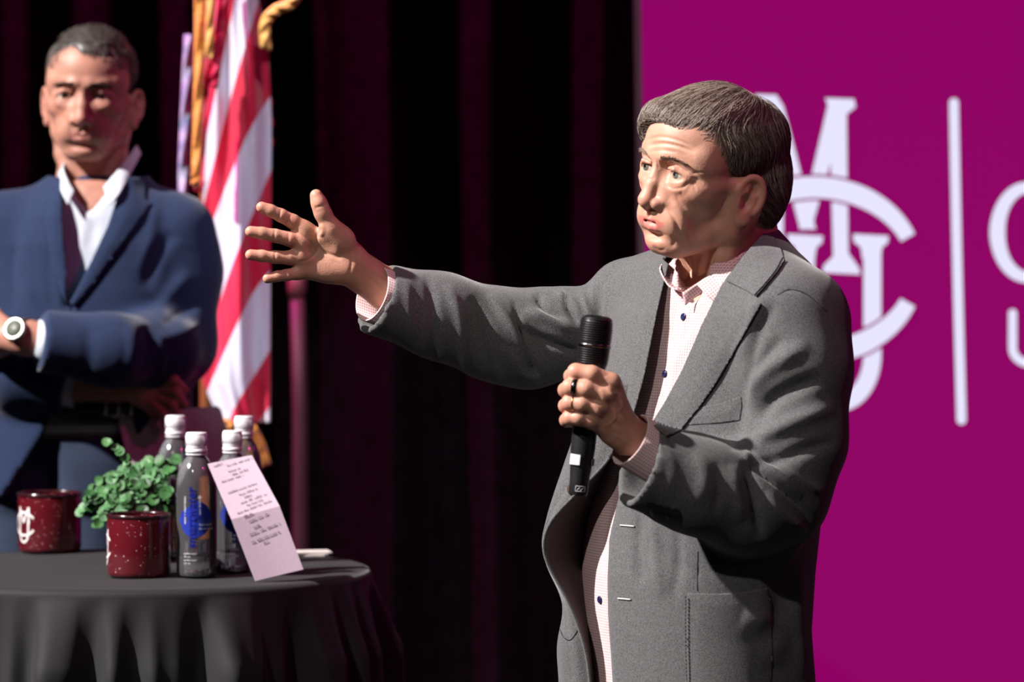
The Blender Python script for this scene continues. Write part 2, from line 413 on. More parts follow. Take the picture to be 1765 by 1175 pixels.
# maroon post on a tripod, in place of a lit curtain edge
bp = P(518, 930, 2.72); tp = P(512, 488, 2.72)
post = empty('curtain_edge_post', (bp[0], 2.72, 0), 'dim maroon post in place of a lit curtain edge behind the table, right of the flag', 'stand')
M_post = mat('post_lit_tone', (.10, .03, .045), .5, noise=.1, nscale=20)
MB().tube([(bp[0], 2.72, .02), (bp[0], 2.72, (bp[2]+tp[2])/2), (tp[0], 2.72, tp[2])], [.017, .016, .0155], 16).build('pole', M_post, post)
mb = MB()
for a in range(3):
    c_, s_ = math.cos(a*2.094+.4), math.sin(a*2.094+.4); mb.tube([(bp[0], 2.72, .35), (bp[0]+.2*c_, 2.72+.2*s_, .02)], .01, 8)
mb.build('tripod_base', M_post, post)
MB().lathe([(0, -.03), (.017, -.03), (.019, -.01), (.019, .02), (0, .022)], (tp[0], 2.72, tp[2]), 16).build('collar', mat('collar_lit_tone', (.22, .05, .07), .5, noise=.1, nscale=20), post)  # paler colour puts the bright lit top of the edge into the paint

# ------------------------------------------------------------ projection screen with its picture
YS = 2.55
M_mag = mat('screen_magenta', (.01, .0, .005), .6, spec=.1, emit=(.265, .0, .122), estr=1.0)
# slight brightness variation of the projected picture
nt = M_mag.node_tree; b = nt.nodes['Principled BSDF']; tc = nt.nodes.new('ShaderNodeTexCoord'); nz = nt.nodes.new('ShaderNodeTexNoise'); nz.inputs['Scale'].default_value = 500
mr = nt.nodes.new('ShaderNodeMapRange'); mr.inputs[3].default_value = .85; mr.inputs[4].default_value = 1.15; nt.links.new(tc.outputs['Object'], nz.inputs[0]); nt.links.new(nz.outputs[0], mr.inputs[0]); nt.links.new(mr.outputs[0], b.inputs['Emission Strength'])
M_white = mat('screen_white', (.01, .01, .01), .6, spec=.1, emit=(.80, .78, 1.0), estr=1.0)
M_frame = mat('screen_frame_black', (.01, .01, .01), .7, noise=.2, nscale=20)
def S(px, py, off=0.0): return P(px, py, YS-off)
scr = empty('projection_screen', (S(1500, 700)[0], YS, 0), 'glowing magenta screen with a white interlaced monogram, behind the speaker', 'screen')
tl, bl, tr, br = S(1101, -250), S(1125, 1330), S(2080, -250), S(2080, 1330)
def prism(pts, t):  # polygon in the screen plane -> solid towards +y
    n = len(pts); V = [tuple(p) for p in pts]+[(p[0], p[1]+t, p[2]) for p in pts]
    return V, [tuple(range(n)), tuple(range(2*n-1, n-1, -1))]+[(i, n+i, n+(i+1) % n, (i+1) % n) for i in range(n)]
mb = MB(); mb.add(*prism([tl, bl, br, tr], .02)); mb.build('picture_surface', M_mag, scr, False)
mb = MB()
for a, c_ in ((tl, bl), (tr, br), (tl, tr), (bl, br)):
    mb.tube([np.array(a)+[0, .025, 0], np.array(c_)+[0, .025, 0]], .014, 8)
for xx in (tl[0]+.1, tr[0]-.1): mb.box((xx, YS+.06, bl[2]/2+.01), (.04, .04, bl[2])); mb.box((xx, YS+.06, .015), (.06, .5, .03))
mb.build('frame', M_frame, scr, False)
def cq(cx, cy): return (1300+cx/1.8366, 120+cy/1.8366)
def ribbon(center, widths):
    c_ = np.array(center, float); T = np.gradient(c_, axis=0); T /= np.linalg.norm(T, axis=1)[:, None]; N = np.stack([-T[:, 1], T[:, 0]], 1); wd = np.array(widths)[:, None]/2
    return c_+N*wd, c_-N*wd
def flat_add(mb, poly_cx, off, tri=False):
    pts = [S(*cq(*p), off) for p in poly_cx]; mb.add(pts, [tuple(range(len(pts)))])
def ribbon_add(mb, a, b_, off):
    A = [S(*cq(*p), off) for p in a]; B = [S(*cq(*p), off) for p in b_]; n = len(A)
    mb.add(A+B, [(i, i+1, n+i+1, n+i) for i in range(n-1)])
def grow(poly, g):
    p = np.array(poly, float); c_ = p.mean(0); return [tuple(q+(q-c_)/np.linalg.norm(q-c_)*g) for q in p]
mono = MB(); gap = MB()
# M
Mst = [
 [(40, 300), (92, 300), (92, 600), (40, 600)], [(15, 575), (35, 560), (97, 560), (118, 575), (118, 610), (15, 610)],
 [(5, 78), (70, 80), (92, 115), (195, 505), (145, 505), (60, 180), (40, 120), (5, 105)],
 [(238, 90), (290, 130), (180, 505), (142, 505)],
 [(238, 92), (292, 92), (294, 300), (298, 580), (330, 625), (337, 648), (216, 642), (220, 620), (250, 590), (242, 300)],
 [(225, 90), (316, 93), (321, 118), (294, 140), (240, 130)]]
for p_ in Mst: flat_add(mono, p_, .002)
for tri_ in ([(196, 300), (238, 150), (238, 420), (196, 420)],): pass
mgap = [[(236, 250), (240, 250), (242, 480), (205, 480), (182, 505), (186, 470)]]
# C of the monogram
th = np.linspace(-math.pi*1.5-.1, -.35, 60)
def ell_arc(cx, cy, rx, ry, a0, a1, n=60):
    t = np.radians(np.linspace(a0, a1, n)); return np.stack([cx+rx*np.cos(t), cy-ry*np.sin(t)], 1)
cc = ell_arc(190, 634, 322, 262, 23, 337, 90)
wdt = np.interp(np.linspace(0, 1, 90), [0, .12, .3, .5, .7, .88, 1], [50, 66, 70, 70, 72, 70, 52])
a, b_ = ribbon(cc, wdt+16); ribbon_add(gap, a, b_, .004); a, b_ = ribbon(cc, wdt); ribbon_add(mono, a, b_, .006)
# U of the monogram, woven over and under the C
def u_shape(mb, x0, x1, w_, top, base, off, serif=True, part='all', g=0):
    mid = ((x0+x1)/2); rx = (x1-x0)/2; c_ = [(x0, top)]+[(x0, base)]+list(map(tuple, ell_arc(mid, base, rx, rx*1.45, 180, 360, 40)))+[(x1, base), (x1, top)]
    cx_ = [(x0, top+(base-top)*i/20) for i in range(20)]+list(map(tuple, ell_arc(mid, base, rx, rx*1.45, 180, 360, 50)))+[(x1, base-(base-top)*i/20) for i in range(1, 21)]
    a, b_ = ribbon(cx_, [w_+g]*len(cx_)); ribbon_add(mb, a, b_, off)
u_shape(mono, 163, 374, 56, 560, 900, .002)
for sx in (163, 371):
    flat_add(mono, [(sx-58, 520), (sx+54, 526), (sx+52, 548), (sx+34, 562), (sx+28, 600), (sx-28, 600), (sx-34, 562), (sx-56, 545)], .002)
# the serif foot of the M passes over the U stems
mono.build('monogram', M_white, scr, False)
gap.build('monogram_outline', M_mag, scr, False)
mb = MB(); bar = catmull([(632, 105), (638, 400), (645, 700), (656, 1108)], 14); a, b_ = ribbon(bar, [30]*len(bar)); ribbon_add(mb, a, b_, .003)
for c_ in (bar[0], bar[-1]): flat_add(mb, [(c_[0]+15*math.cos(t), c_[1]+15*math.sin(t)) for t in np.linspace(0, 2*math.pi, 20, endpoint=False)], .004)
mb.build('divider_line', M_white, scr, False)
mb = MB(); cc = ell_arc(866, 515, 96, 142, 40, 320, 60); w2 = np.interp(np.linspace(0, 1, 60), [0, .2, .5, .8, 1], [44, 36, 50, 36, 30]); a, b_ = ribbon(cc, w2); ribbon_add(mb, a, b_, .003)
mb.build('letter', M_white, scr, False)
mb = MB(); cx_ = [(818, 770+8*i) for i in range(14)]+list(map(tuple, ell_arc(876, 880, 58, 50, 180, 360, 30)))+[(934, 880-8*i) for i in range(14)]; a, b_ = ribbon(cx_, [27]*len(cx_)); ribbon_add(mb, a, b_, .003)
flat_add(mb, [(818+13.5*math.cos(t), 771+13.5*math.sin(t)) for t in np.linspace(0, 2*math.pi, 20, endpoint=False)], .004)
mb.build('letter', M_white, scr, False)

# ------------------------------------------------------------ flag
YF = 2.05
flag = empty('flag_on_pole', (P(345, 500, YF+.08)[0], YF+.08, 0), 'red and white striped flag with gold fringe, draped on its pole behind the navy-suited person', 'flag')
M_stripe = bpy.data.materials.new('flag_cloth'); M_stripe.use_nodes = True; nt = M_stripe.node_tree; b = nt.nodes['Principled BSDF']; b.inputs['Roughness'].default_value = .55; b.inputs['Sheen Weight'].default_value = .3
at = nt.nodes.new('ShaderNodeAttribute'); at.attribute_name = 'stripe'; cr = nt.nodes.new('ShaderNodeValToRGB'); cr.color_ramp.interpolation = 'CONSTANT'
mo = nt.nodes.new('ShaderNodeMath'); mo.operation = 'FRACT'; nt.links.new(at.outputs['Fac'], mo.inputs[0]); nt.links.new(mo.outputs[0], cr.inputs[0])
cr.color_ramp.elements[0].color = (.72, .72, .86, 1); cr.color_ramp.elements[1].position = .5; cr.color_ramp.elements[1].color = (.60, .003, .045, 1)
nt.links.new(cr.outputs[0], b.inputs['Base Color'])
b.inputs['Subsurface Weight'].default_value = 0
def flag_sheet(name, left, right, ytop, ybot, fold, yoff, stripe, mt, nx=50, ny=180):
    """cloth hanging between two outline curves given as (py -> px) tables"""
    V = []; st = []
    for j in range(ny):
        py = ytop+(ybot-ytop)*j/(ny-1); xl = np.interp(py, *zip(*left)); xr = np.interp(py, *zip(*right))
        for i in range(nx):
            u = i/(nx-1); px = xl+(xr-xl)*u; V.append(P(px, py, yoff+fold(u, px, py))); st.append(stripe(px, py, u))
    F = np.array([(j*nx+i, (j+1)*nx+i, (j+1)*nx+i+1, j*nx+i+1) for j in range(ny-1) for i in range(nx-1)])
    W, G = thicken(np.array(V), F, .002); me = mesh_np(name, W, G); set_attr(me, 'stripe', st+st); return link(name, me, mt, flag)
fold = lambda u, px, py: -.014*math.sin(u*9.5+py*.0045+.6)-.006*math.sin(u*21-py*.008)-.06*math.sin(math.pi*(.15+.7*u))
def stripe(px, py, u):
    k = (px-355)/110; ys = [a+(b2-a)*k-18*math.sin(math.pi*min(1, max(0, k))) for a, b2 in ((150, -420), (240, -240), (340, -60), (410, 165), (597, 300), (680, 465), (820, 605), (905, 700))]
    return float(np.interp(py+3*math.sin(px*.11+py*.02), ys, [-.5, 0, .5, 1, 1.5, 2, 2.5, 3]))+8.0
flag_sheet('striped_cloth', [(-60, 380), (0, 372), (100, 362), (200, 358), (310, 352), (480, 348), (560, 346), (660, 350), (712, 372)], [(-60, 452), (0, 446), (80, 462), (200, 468), (420, 466), (560, 466), (760, 466)], -60, 728, fold, YF, stripe, M_stripe)
M_gold = mat('gold_fringe', (.72, .30, .055), .6, noise=.35, nscale=120, bump=.4, bscale=300, sheen=.3)
M_gold2 = mat('gold_fringe_pale', (.75, .42, .12), .6, noise=.3, nscale=120, bump=.4, bscale=300)
M_canton = mat('blue_canton_cloth', (.20, .24, .45), .6, noise=.5, nscale=35, color2=(.65, .65, .85))
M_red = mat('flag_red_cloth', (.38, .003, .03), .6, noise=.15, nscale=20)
def strip(name, pts, wd, mt, y, wob=.006, th=.012):
    c_ = catmull(pts, 10); a, b_ = ribbon(c_, [wd]*len(c_)); V = []
    n = len(a)
    for q, (p0, p1) in enumerate(zip(a, b_)):
        for k in range(7):
            t = k/6; p = p0*(1-t)+p1*t; V.append(P(p[0], p[1], y-.012*math.sin(math.pi*t)+wob*math.sin(q*.9+k)))
    F = np.array([(i*7+k, i*7+k+1, (i+1)*7+k+1, (i+1)*7+k) for i in range(n-1) for k in range(6)])
    N = normals(np.array(V), F)
    if N[:, 1].mean() > 0: F = F[:, ::-1]
    W, G = thicken(np.array(V), F, th); return obj(name, W, G, mt, flag)
strip('gold_fringe', [(343, -60), (343, 60), (341, 180), (338, 290), (337, 318)], 17, M_gold, YF-.12)
strip('gold_fringe', [(364, -60), (362, 30), (360, 98)], 15, M_gold2, YF-.13)
strip('gold_fringe', [(530, -40), (505, 2), (475, 18), (457, 40), (458, 82)], 20, M_gold2, YF-.13)
strip('gold_fringe', [(406, 716), (420, 740), (436, 770), (446, 806)], 44, M_gold, YF-.05)
strip('gold_fringe', [(345, 520), (340, 560), (338, 605)], 24, M_gold, YF+.02)
strip('gold_fringe', [(460, 170), (462, 220), (461, 268)], 12, M_red, YF+.03)
strip('canton_cloth', [(326, 60), (321, 170), (316, 300), (318, 420)], 18, M_canton, YF+.01)
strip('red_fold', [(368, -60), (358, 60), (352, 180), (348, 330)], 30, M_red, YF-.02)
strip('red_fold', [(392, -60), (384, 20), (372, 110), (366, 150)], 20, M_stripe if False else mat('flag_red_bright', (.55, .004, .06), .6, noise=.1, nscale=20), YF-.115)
MB().tube([(P(357, 500, YF+.08)[0], YF+.08, .03), (P(357, 500, YF+.08)[0], YF+.08, 2.55)], .014, 16).build('pole', mat('pole_wood', (.25, .09, .03), .4, noise=.2, nscale=10), flag)
MB().lathe([(0, 0), (.15, 0), (.15, .02), (.06, .05), (.03, .12), (0, .12)], (P(357, 500, YF+.08)[0], YF+.08, 0), 32).build('base', M_gold, flag)
# ------------------------------------------------------------ cocktail table under a black cloth
ZT = 1.043; TC = PT(219, 983, ZT); TCx, TCy = TC[0], -6+6.84; RT = .38
table = empty('cocktail_table', (TCx, TCy, 0), 'tall round cocktail table hidden under a black cloth at the left', 'table')
M_metal = mat('dark_metal', (.03, .03, .03), .4, metal=.6, noise=.1, nscale=10)
MB().lathe([(0, ZT-.03), (RT-.006, ZT-.03), (RT-.006, ZT-.006), (0, ZT-.006)], (TCx, TCy, 0), 64).build('tabletop', M_metal, table, False)
MB().lathe([(0, .02), (.035, .02), (.035, ZT-.03), (0, ZT-.03)], (TCx, TCy, 0), 24).build('column', M_metal, table)
MB().lathe([(0, 0), (.26, 0), (.26, .012), (.05, .03), (0, .03)], (TCx, TCy, 0), 48).build('foot', M_metal, table)
M_cloth = mat('black_tablecloth', (.0115, .0115, .013), .75, noise=.18, nscale=700, bump=.12, bscale=900, spec=.35, sheen=.12)
nth = 720; V = []; prof = []
for i in range(14): prof.append((RT*(i/14)*.985, 0.0, 0))
for k in range(8):
    t = (k/7)*math.pi/2; prof.append((RT-.012+.014*math.sin(t), -.012*(1-math.cos(t)), 0))
nd = 70
for k in range(1, nd): prof.append((RT+.002, -.012-(ZT-.03)*(k/(nd-1))**1.15, k/(nd-1)))
frq = [(17, .4, .34), (29, 2.1, .26), (11, 1.0, .28), (46, 3.3, .13)]
for (r, dz, k) in prof:
    th = np.linspace(0, 2*math.pi, nth, endpoint=False)
    drop = -dz; g = np.clip((drop-.010)/.11, 0, 1)**1.1; wv = sum(a*np.sin(f*th+ph+.5*np.sin(3*th)) for f, ph, a in frq)
    wv = np.sign(wv)*np.abs(wv)**.8
    rr = r+g*(.040*wv+.022+.07*max(0, drop-.1)*.6) if k > 0 else np.full(nth, r)
    V.append(np.stack([TCx+rr*np.cos(th), TCy+rr*np.sin(th), np.full(nth, ZT+dz)+(.0008*np.sin(th*5+r*40) if k == 0 and r < .36 else 0)], 1))
V = np.vstack(V); m_ = len(prof)
F = np.array([(i*nth+j, (i+1)*nth+j, (i+1)*nth+(j+1) % nth, i*nth+(j+1) % nth) for i in range(m_-1) for j in range(nth)])
cl = obj('tablecloth', V, F, M_cloth); tag(cl, 'black tablecloth falling in soft folds from the round table', 'tablecloth')

# ------------------------------------------------------------ enamel mugs
def speckle_enamel():
    m = mat('maroon_enamel', (.13, .008, .014), .22, coat=.5, spec=.6); nt = m.node_tree; b = nt.nodes['Principled BSDF']
    tc = nt.nodes.new('ShaderNodeTexCoord'); mask = None
    sep = nt.nodes.new('ShaderNodeSeparateXYZ'); nt.links.new(tc.outputs['Object'], sep.inputs[0])
    for sc_, r_, sel in ((330, .17, .80), (150, .13, .86)):
        v = nt.nodes.new('ShaderNodeTexVoronoi'); v.inputs['Scale'].default_value = sc_; nt.links.new(tc.outputs['Object'], v.inputs['Vector'])
        l = nt.nodes.new('ShaderNodeMath'); l.operation = 'LESS_THAN'; l.inputs[1].default_value = r_; nt.links.new(v.outputs['Distance'], l.inputs[0])
        s_ = nt.nodes.new('ShaderNodeSeparateColor'); nt.links.new(v.outputs['Color'], s_.inputs[0])
        g = nt.nodes.new('ShaderNodeMath'); g.operation = 'GREATER_THAN'; g.inputs[1].default_value = sel; nt.links.new(s_.outputs[0], g.inputs[0])
        mu = nt.nodes.new('ShaderNodeMath'); mu.operation = 'MULTIPLY'; nt.links.new(l.outputs[0], mu.inputs[0]); nt.links.new(g.outputs[0], mu.inputs[1])
        if mask is None: mask = mu.outputs[0]
        else:
            mm = nt.nodes.new('ShaderNodeMath'); mm.operation = 'MAXIMUM'; nt.links.new(mask, mm.inputs[0]); nt.links.new(mu.outputs[0], mm.inputs[1]); mask = mm.outputs[0]
    mx = nt.nodes.new('ShaderNodeMix'); mx.data_type = 'RGBA'; mx.inputs[6].default_value = (.085, .005, .010, 1); mx.inputs[7].default_value = (.75, .55, .56, 1)
    nt.links.new(mask, mx.inputs[0]); nt.links.new(mx.outputs[2], b.inputs['Base Color']); return m
M_enamel = speckle_enamel(); M_logo = mat('mug_print_white', (.75, .72, .72), .4, noise=.05, nscale=50); M_rim = mat('mug_rim_dark', (.03, .006, .008), .2, coat=.6, spec=.6)
def mug(px, pyb, wpx, hpx, logo_az, label):
    c_ = PT(px, pyb-6, ZT+.001); d = c_[1]+6; R = wpx/2*d/FPX; H = hpx*d/FPX; c_[1] += R*.9; c_[0] = P(px, 500, c_[1])[0]; c_[2] = ZT+.0012
    t = empty('enamel_mug', c_, label, 'mug', 'maroon enamel mugs on the table')
    b_ = MB(); b_.lathe([(0, 0), (R*.90, 0), (R*.96, .003), (R*.985, .008), (R*.985, H-.006), (R*.97, H-.003)], (0, 0, 0), 64)
    b_.lathe([(R*.95, H-.003), (R*.945, .012), (R*.9, .008), (0, .007)], (0, 0, 0), 64)
    for v in range(len(b_.v)): b_.v[v] = tuple(np.array(b_.v[v])+c_)
    b_.build('cup_body', M_enamel, t)
    b_ = MB().lathe([(R*.955, H-.004), (R*.95, H), (R*.98, H+.0022), (R*1.015, H+.001), (R*1.015, H-.002), (R*.985, H-.005)], c_, 64, closed=True); b_.build('rim', M_rim, t)
    hp = [(0, R*.96, H*.82), (0, R*1.35, H*.86), (0, R*1.62, H*.62), (0, R*1.5, H*.34), (0, R*.96, H*.2)]
    MB().tube(catmull(hp, 8)+c_, .0055, 12).build('handle', M_enamel, t)
    # printed monogram wrapped round the cup
    lg = MB(); sc_ = .000105*R/.05
    def wr(x, y, off=.0004):
        a = math.radians(logo_az)+x*sc_/R; rr = R*.985+off; return (c_[0]+rr*math.cos(a), c_[1]+rr*math.sin(a), c_[2]+H*.5-y*sc_)
    def rb(cn, wd, off=.0004):
        a, b2 = ribbon(cn, wd); n = len(a); lg.add([wr(*p, off) for p in a]+[wr(*p, off) for p in b2], [(i, i+1, n+i+1, n+i) for i in range(n-1)])
    ls = lambda a, b2: [tuple(np.array(a)*(1-k/8)+np.array(b2)*k/8) for k in range(9)]
    for a, b2 in (((-110, 0), (-110, -250)), ((-110, -250), (0, -20)), ((0, -20), (110, -250)), ((110, -250), (110, 0))): rb(ls(a, b2), [34]*9)
    cc = ell_arc(0, 0, 230, 170, 30, 330, 40); rb(cc, [34]*40, .0006)
    uu = ls((-100, -60), (-100, 130))+list(map(tuple, ell_arc(0, 140, 100, 130, 180, 360, 24)))+ls((100, 130), (100, -60)); rb(uu, [34]*len(uu), .0005)
    lg.build('printed_monogram', M_logo, t); return t
mug(238, 1003, 112, 107, 188, 'maroon speckled enamel mug standing in front of the potted plant')
mug(84, 960, 111, 101, 222, 'maroon speckled enamel mug at the far left with a white monogram')

# ------------------------------------------------------------ plant
pc = PT(238, 972, ZT); pot = empty('potted_plant', (pc[0], pc[1]+.03, ZT), 'small leafy green plant in a pale pot behind the mug', 'plant'); pc = np.array([pc[0], pc[1]+.03, ZT+.001])
Hp = .10
MB().lathe([(0, 0), (.033, 0), (.040, Hp), (.036, Hp), (.034, Hp-.012), (0, Hp-.012)], pc, 40).build('pot', mat('pale_pot', (.45, .36, .30), .7, noise=.2, nscale=60), pot)
M_leaf = [mat('leaf_green_%d' % i, c_, .5, noise=.35, nscale=90, spec=.4) for i, c_ in enumerate([(.045, .15, .04), (.075, .20, .075), (.02, .08, .02), (.14, .30, .15)])]
rp = random.Random(11); yP = pc[1]; stems = MB(); leaves = [MB() for _ in range(4)]
def leaf(mb, c_, n, r, up):
    n = np.array(n, float); n /= np.linalg.norm(n); u = np.cross(n, up); u /= np.linalg.norm(u)+1e-9; v = np.cross(n, u); V = [c_-n*r*.22]; m = 10
    for rr, hh in ((.55, .12), (1.0, 0)):
        for k in range(m):
            a = 2*math.pi*k/m; q = 1.0+.12*math.cos(a); V.append(c_+r*rr*(math.cos(a)*u*1.05*q+math.sin(a)*v*.92)-n*r*(hh+.0)+n*r*.1*math.cos(2*a)*rr)
    F = [(0, 1+k, 1+(k+1) % m) for k in range(m)]+[(1+k, 1+m+k, 1+m+(k+1) % m, 1+(k+1) % m) for k in range(m)]
    mb.add(V, F)
tips = []
for (px, py, dy) in [(188, 766, 0), (150, 860, -.02), (145, 885, .0), (165, 905, -.03), (172, 828, .01), (195, 826, -.02), (215, 812, .02), (240, 805, .0), (262, 800, .03), (285, 798, .0), (302, 795, .02), (300, 815, -.02), (292, 845, -.03), (305, 870, -.02), (285, 880, -.03), (262, 868, -.035), (240, 862, -.04), (215, 866, -.04), (190, 870, -.04), (200, 845, -.03), (228, 838, -.03), (255, 838, -.03), (275, 828, -.02), (180, 850, .02), (268, 812, -.01), (210, 830, .03), (245, 822, .03), (222, 880, -.045), (250, 885, -.045), (178, 890, -.03), (205, 888, -.04), (160, 845, .02), (300, 888, 0)]:
    tips.append(P(px, py, yP+dy))
for ti, tp_ in enumerate(tips):
    b0 = pc+np.array([rp.uniform(-.02, .02), rp.uniform(-.02, .02), Hp-.01]); mid = (b0+tp_)/2+np.array([rp.uniform(-.01, .01), rp.uniform(-.01, .01), .016])
    if ti == 0: mid = P(228, 828, yP); cpts = [b0, mid, P(222, 800, yP), P(212, 783, yP), tp_]
    else: cpts = [b0, mid, tp_]
    c_ = catmull(cpts, 10); stems.tube(c_, .0011, 5); n = len(c_); st0 = 3 if ti else 8
    for k in range(st0, n, 2 if ti else 4):
        for s_ in (-1, 1):
            d_ = np.array([rp.uniform(-1, 1), rp.uniform(-1.3, .5), rp.uniform(-.4, 1.2)]); d_ /= np.linalg.norm(d_); r = rp.uniform(.0068, .0115)*(1 if ti else .75)
            leaf(leaves[rp.choice([0, 0, 1, 1, 2, 3])], c_[k]+d_*r*.9, d_+np.array([0, -.5, .3]), r, (rp.uniform(-1, 1), rp.uniform(-1, 1), 1))
    leaf(leaves[1], tp_, (0, -.6, .8), .008, (1, 0, 0))
fm = MB(); mi = []
for i, lb in enumerate(leaves): fm.add(lb.v, lb.f); mi += [i]*len(lb.f)
fo = fm.build('foliage', M_leaf, pot); fo.data.polygons.foreach_set('material_index', mi)
stems.build('stem', mat('stem_dark', (.03, .06, .025), .6, noise=.2, nscale=50), pot)

# ------------------------------------------------------------ water bottles
M_pet = bpy.data.materials.new('clear_plastic'); M_pet.use_nodes = True; nt = M_pet.node_tree; nt.nodes.clear()
o_ = nt.nodes.new('ShaderNodeOutputMaterial'); t_ = nt.nodes.new('ShaderNodeBsdfTransparent'); t_.inputs[0].default_value = (.95, .95, .97, 1); g_ = nt.nodes.new('ShaderNodeBsdfGlossy'); g_.inputs['Roughness'].default_value = .08
lw_ = nt.nodes.new('ShaderNodeLayerWeight'); lw_.inputs[0].default_value = .35; nz_ = nt.nodes.new('ShaderNodeTexNoise'); nz_.inputs['Scale'].default_value = 45; tc_ = nt.nodes.new('ShaderNodeTexCoord'); bp_ = nt.nodes.new('ShaderNodeBump'); bp_.inputs['Strength'].default_value = .25; bp_.inputs['Distance'].default_value = .003
nt.links.new(tc_.outputs['Object'], nz_.inputs[0]); nt.links.new(nz_.outputs[0], bp_.inputs['Height']); nt.links.new(bp_.outputs[0], g_.inputs['Normal'])
x_ = nt.nodes.new('ShaderNodeMixShader'); nt.links.new(lw_.outputs['Fresnel'], x_.inputs[0]); nt.links.new(t_.outputs[0], x_.inputs[1]); nt.links.new(g_.outputs[0], x_.inputs[2]); df_ = nt.nodes.new('ShaderNodeBsdfDiffuse'); df_.inputs[0].default_value = (.8, .8, .85, 1); x2_ = nt.nodes.new('ShaderNodeMixShader'); x2_.inputs[0].default_value = .055
nt.links.new(x_.outputs[0], x2_.inputs[1]); nt.links.new(df_.outputs[0], x2_.inputs[2]); nt.links.new(x2_.outputs[0], o_.inputs[0])
M_water = mat('water', (.98, .99, 1.0), .0, trans=1.0, ior=1.33)
M_cap = mat('white_cap', (.80, .80, .84), .45, noise=.04, nscale=60, spec=.5)
M_blue2 = mat('label_navy', (.008, .012, .20), .4, noise=.1, nscale=60); M_blue = mat('label_blue', (.012, .03, .30), .4, noise=.1, nscale=60); M_lw = mat('label_white', (.7, .7, .75), .5, noise=.05, nscale=60)
def bottle(px, pyb, ptop, wpx, fill, az, label, full_label=True):
    c_ = PT(px, pyb-5, ZT+.001); d = c_[1]+6; R = wpx/2*d/FPX; c_[1] += R*.6; d = c_[1]+6; c_[0] = P(px, 500, c_[1])[0]; c_[2] = ZT+.0015; H = P(px, ptop, c_[1])[2]-c_[2]
    t = empty('water_bottle', c_, label, 'bottle', 'clear plastic water bottles on the table'); hs = H-.034
    wall = [(0, .010), (R*.45, .006), (R*.7, .0), (R*.92, .001), (R, .008), (R, .03), (R*.975, .034), (R, .038)]
    for q in range(3): z_ = hs*.30+q*.0; 
    wall += [(R, hs*.62), (R*.995, hs*.72), (R*.965, hs*.80), (R*.87, hs*.875), (R*.68, hs*.94), (R*.50, hs*.98), (R*.44, hs), (R*.44, hs+.006)]
    wp = catmull([(a, 0, b2) for a, b2 in wall], 4); prof_ = [(p[0] if p[0] > 0 else 0, p[2]) for p in wp]
    inner = [(max(0, r-.0007), z_+.0006) for r, z_ in prof_][::-1]
    MB().lathe(prof_+inner, c_, 56).build('bottle_body', M_pet, t)
    zf = fill*hs; ri = [(max(0, r-.0012), z_+.0012) for r, z_ in prof_ if z_ < zf]; 
    if ri: MB().lathe(ri+[(ri[-1][0], zf), (0, zf)], c_, 56).build('water', M_water, t)
    rc = R*.52; cap_ = [(0, hs+.034), (rc*.93, hs+.034), (rc*.99, hs+.0325), (rc, hs+.031), (rc, hs+.030), (rc, hs+.012), (rc, hs+.0105), (rc*.95, hs+.010), (rc*.95, hs+.009), (rc*1.03, hs+.0085), (rc*1.03, hs+.0035), (rc*.9, hs+.003), (0, hs+.003)]
    mb = MB().lathe(cap_, c_, 48)
    for k in range(48):
        a = 2*math.pi*k/48; mb.tube([c_+np.array([rc*math.cos(a), rc*math.sin(a), hs+.014]), c_+np.array([rc*math.cos(a), rc*math.sin(a), hs+.030])], .0006, 4)
    mb.build('cap', M_cap, t)
    MB().lathe([(R*.42, hs-.0005), (R*.53, hs-.0005), (R*.53, hs+.0015), (R*.42, hs+.0015)], c_, 40, closed=True).build('neck_ring', M_cap, t)
    a0 = math.radians(-90+az)
    def wrap(V, off): 
        V = np.array(V); a = a0+V[:, 0]/R; rr = R+off; return np.stack([c_[0]+rr*np.cos(a), c_[1]+rr*np.sin(a), c_[2]+V[:, 1]], 1)
    V, F = text_VF('smartwater', .0200, 0, bold=.0004); V2 = np.stack([V[:, 1]*-1, V[:, 0]], 1); V2[:, 1] += .046; V2[:, 0] += .004
    o = obj('label_lettering', wrap(V2, .0008), F, M_blue2, t, False)
    # blue splash printed on the side: rounded drop with a leaf-shaped tip
    pts = []; 
    for k in range(48):
        a = 2*math.pi*k/48; x_ = .024*math.cos(a)+(.004 if math.sin(a) > 0 else 0)*math.cos(a); z_ = .024*math.sin(a); 
        if math.sin(a) > .3 and math.cos(a) > 0: z_ *= 1.35
        pts.append((x_, z_))
    rings = [[(.003+x_*s_, .086+z_*s_) for x_, z_ in pts] for s_ in (.01, .35, .7, 1.0)]
    V = [p for r_ in rings for p in r_]; F = [(i*48+k, i*48+(k+1) % 48, (i+1)*48+(k+1) % 48, (i+1)*48+k) for i in range(3) for k in range(48)]
    obj('label_splash', wrap(V, .0003), F, M_blue, t)
    lw = MB()
    def wt(s_, size, x_, z_, rotated=True):
        V, F = text_VF(s_, size); V2 = np.stack([-V[:, 1], V[:, 0]], 1) if rotated else V[:, :2]; obj('label_print', wrap(V2+np.array([x_, z_]), .0009), F, M_lw, t, False)
    wt('water + electrolytes', .0052, -.0115, .082); wt('vapor distilled', .0046, -.0045 if False else .0115, .096)
    wt('hydration', .0055, .009, .080, False); wt('for everyone', .0045, .009, .074, False)
    for k in range(4): wt('purified water' if k % 2 == 0 else '591 mL', .0036, -.015, .036-.005*k, False)
    lw.add(wrap([(.0075, .1225), (.0135, .1225), (.0135, .1245), (.0075, .1245)], .0007), [(0, 1, 2, 3)]); lw.add(wrap([(.0095, .1205), (.0115, .1205), (.0115, .1265), (.0095, .1265)], .0008), [(0, 1, 2, 3)])
    lw.build('label_plus_sign', M_lw, t, False); return t
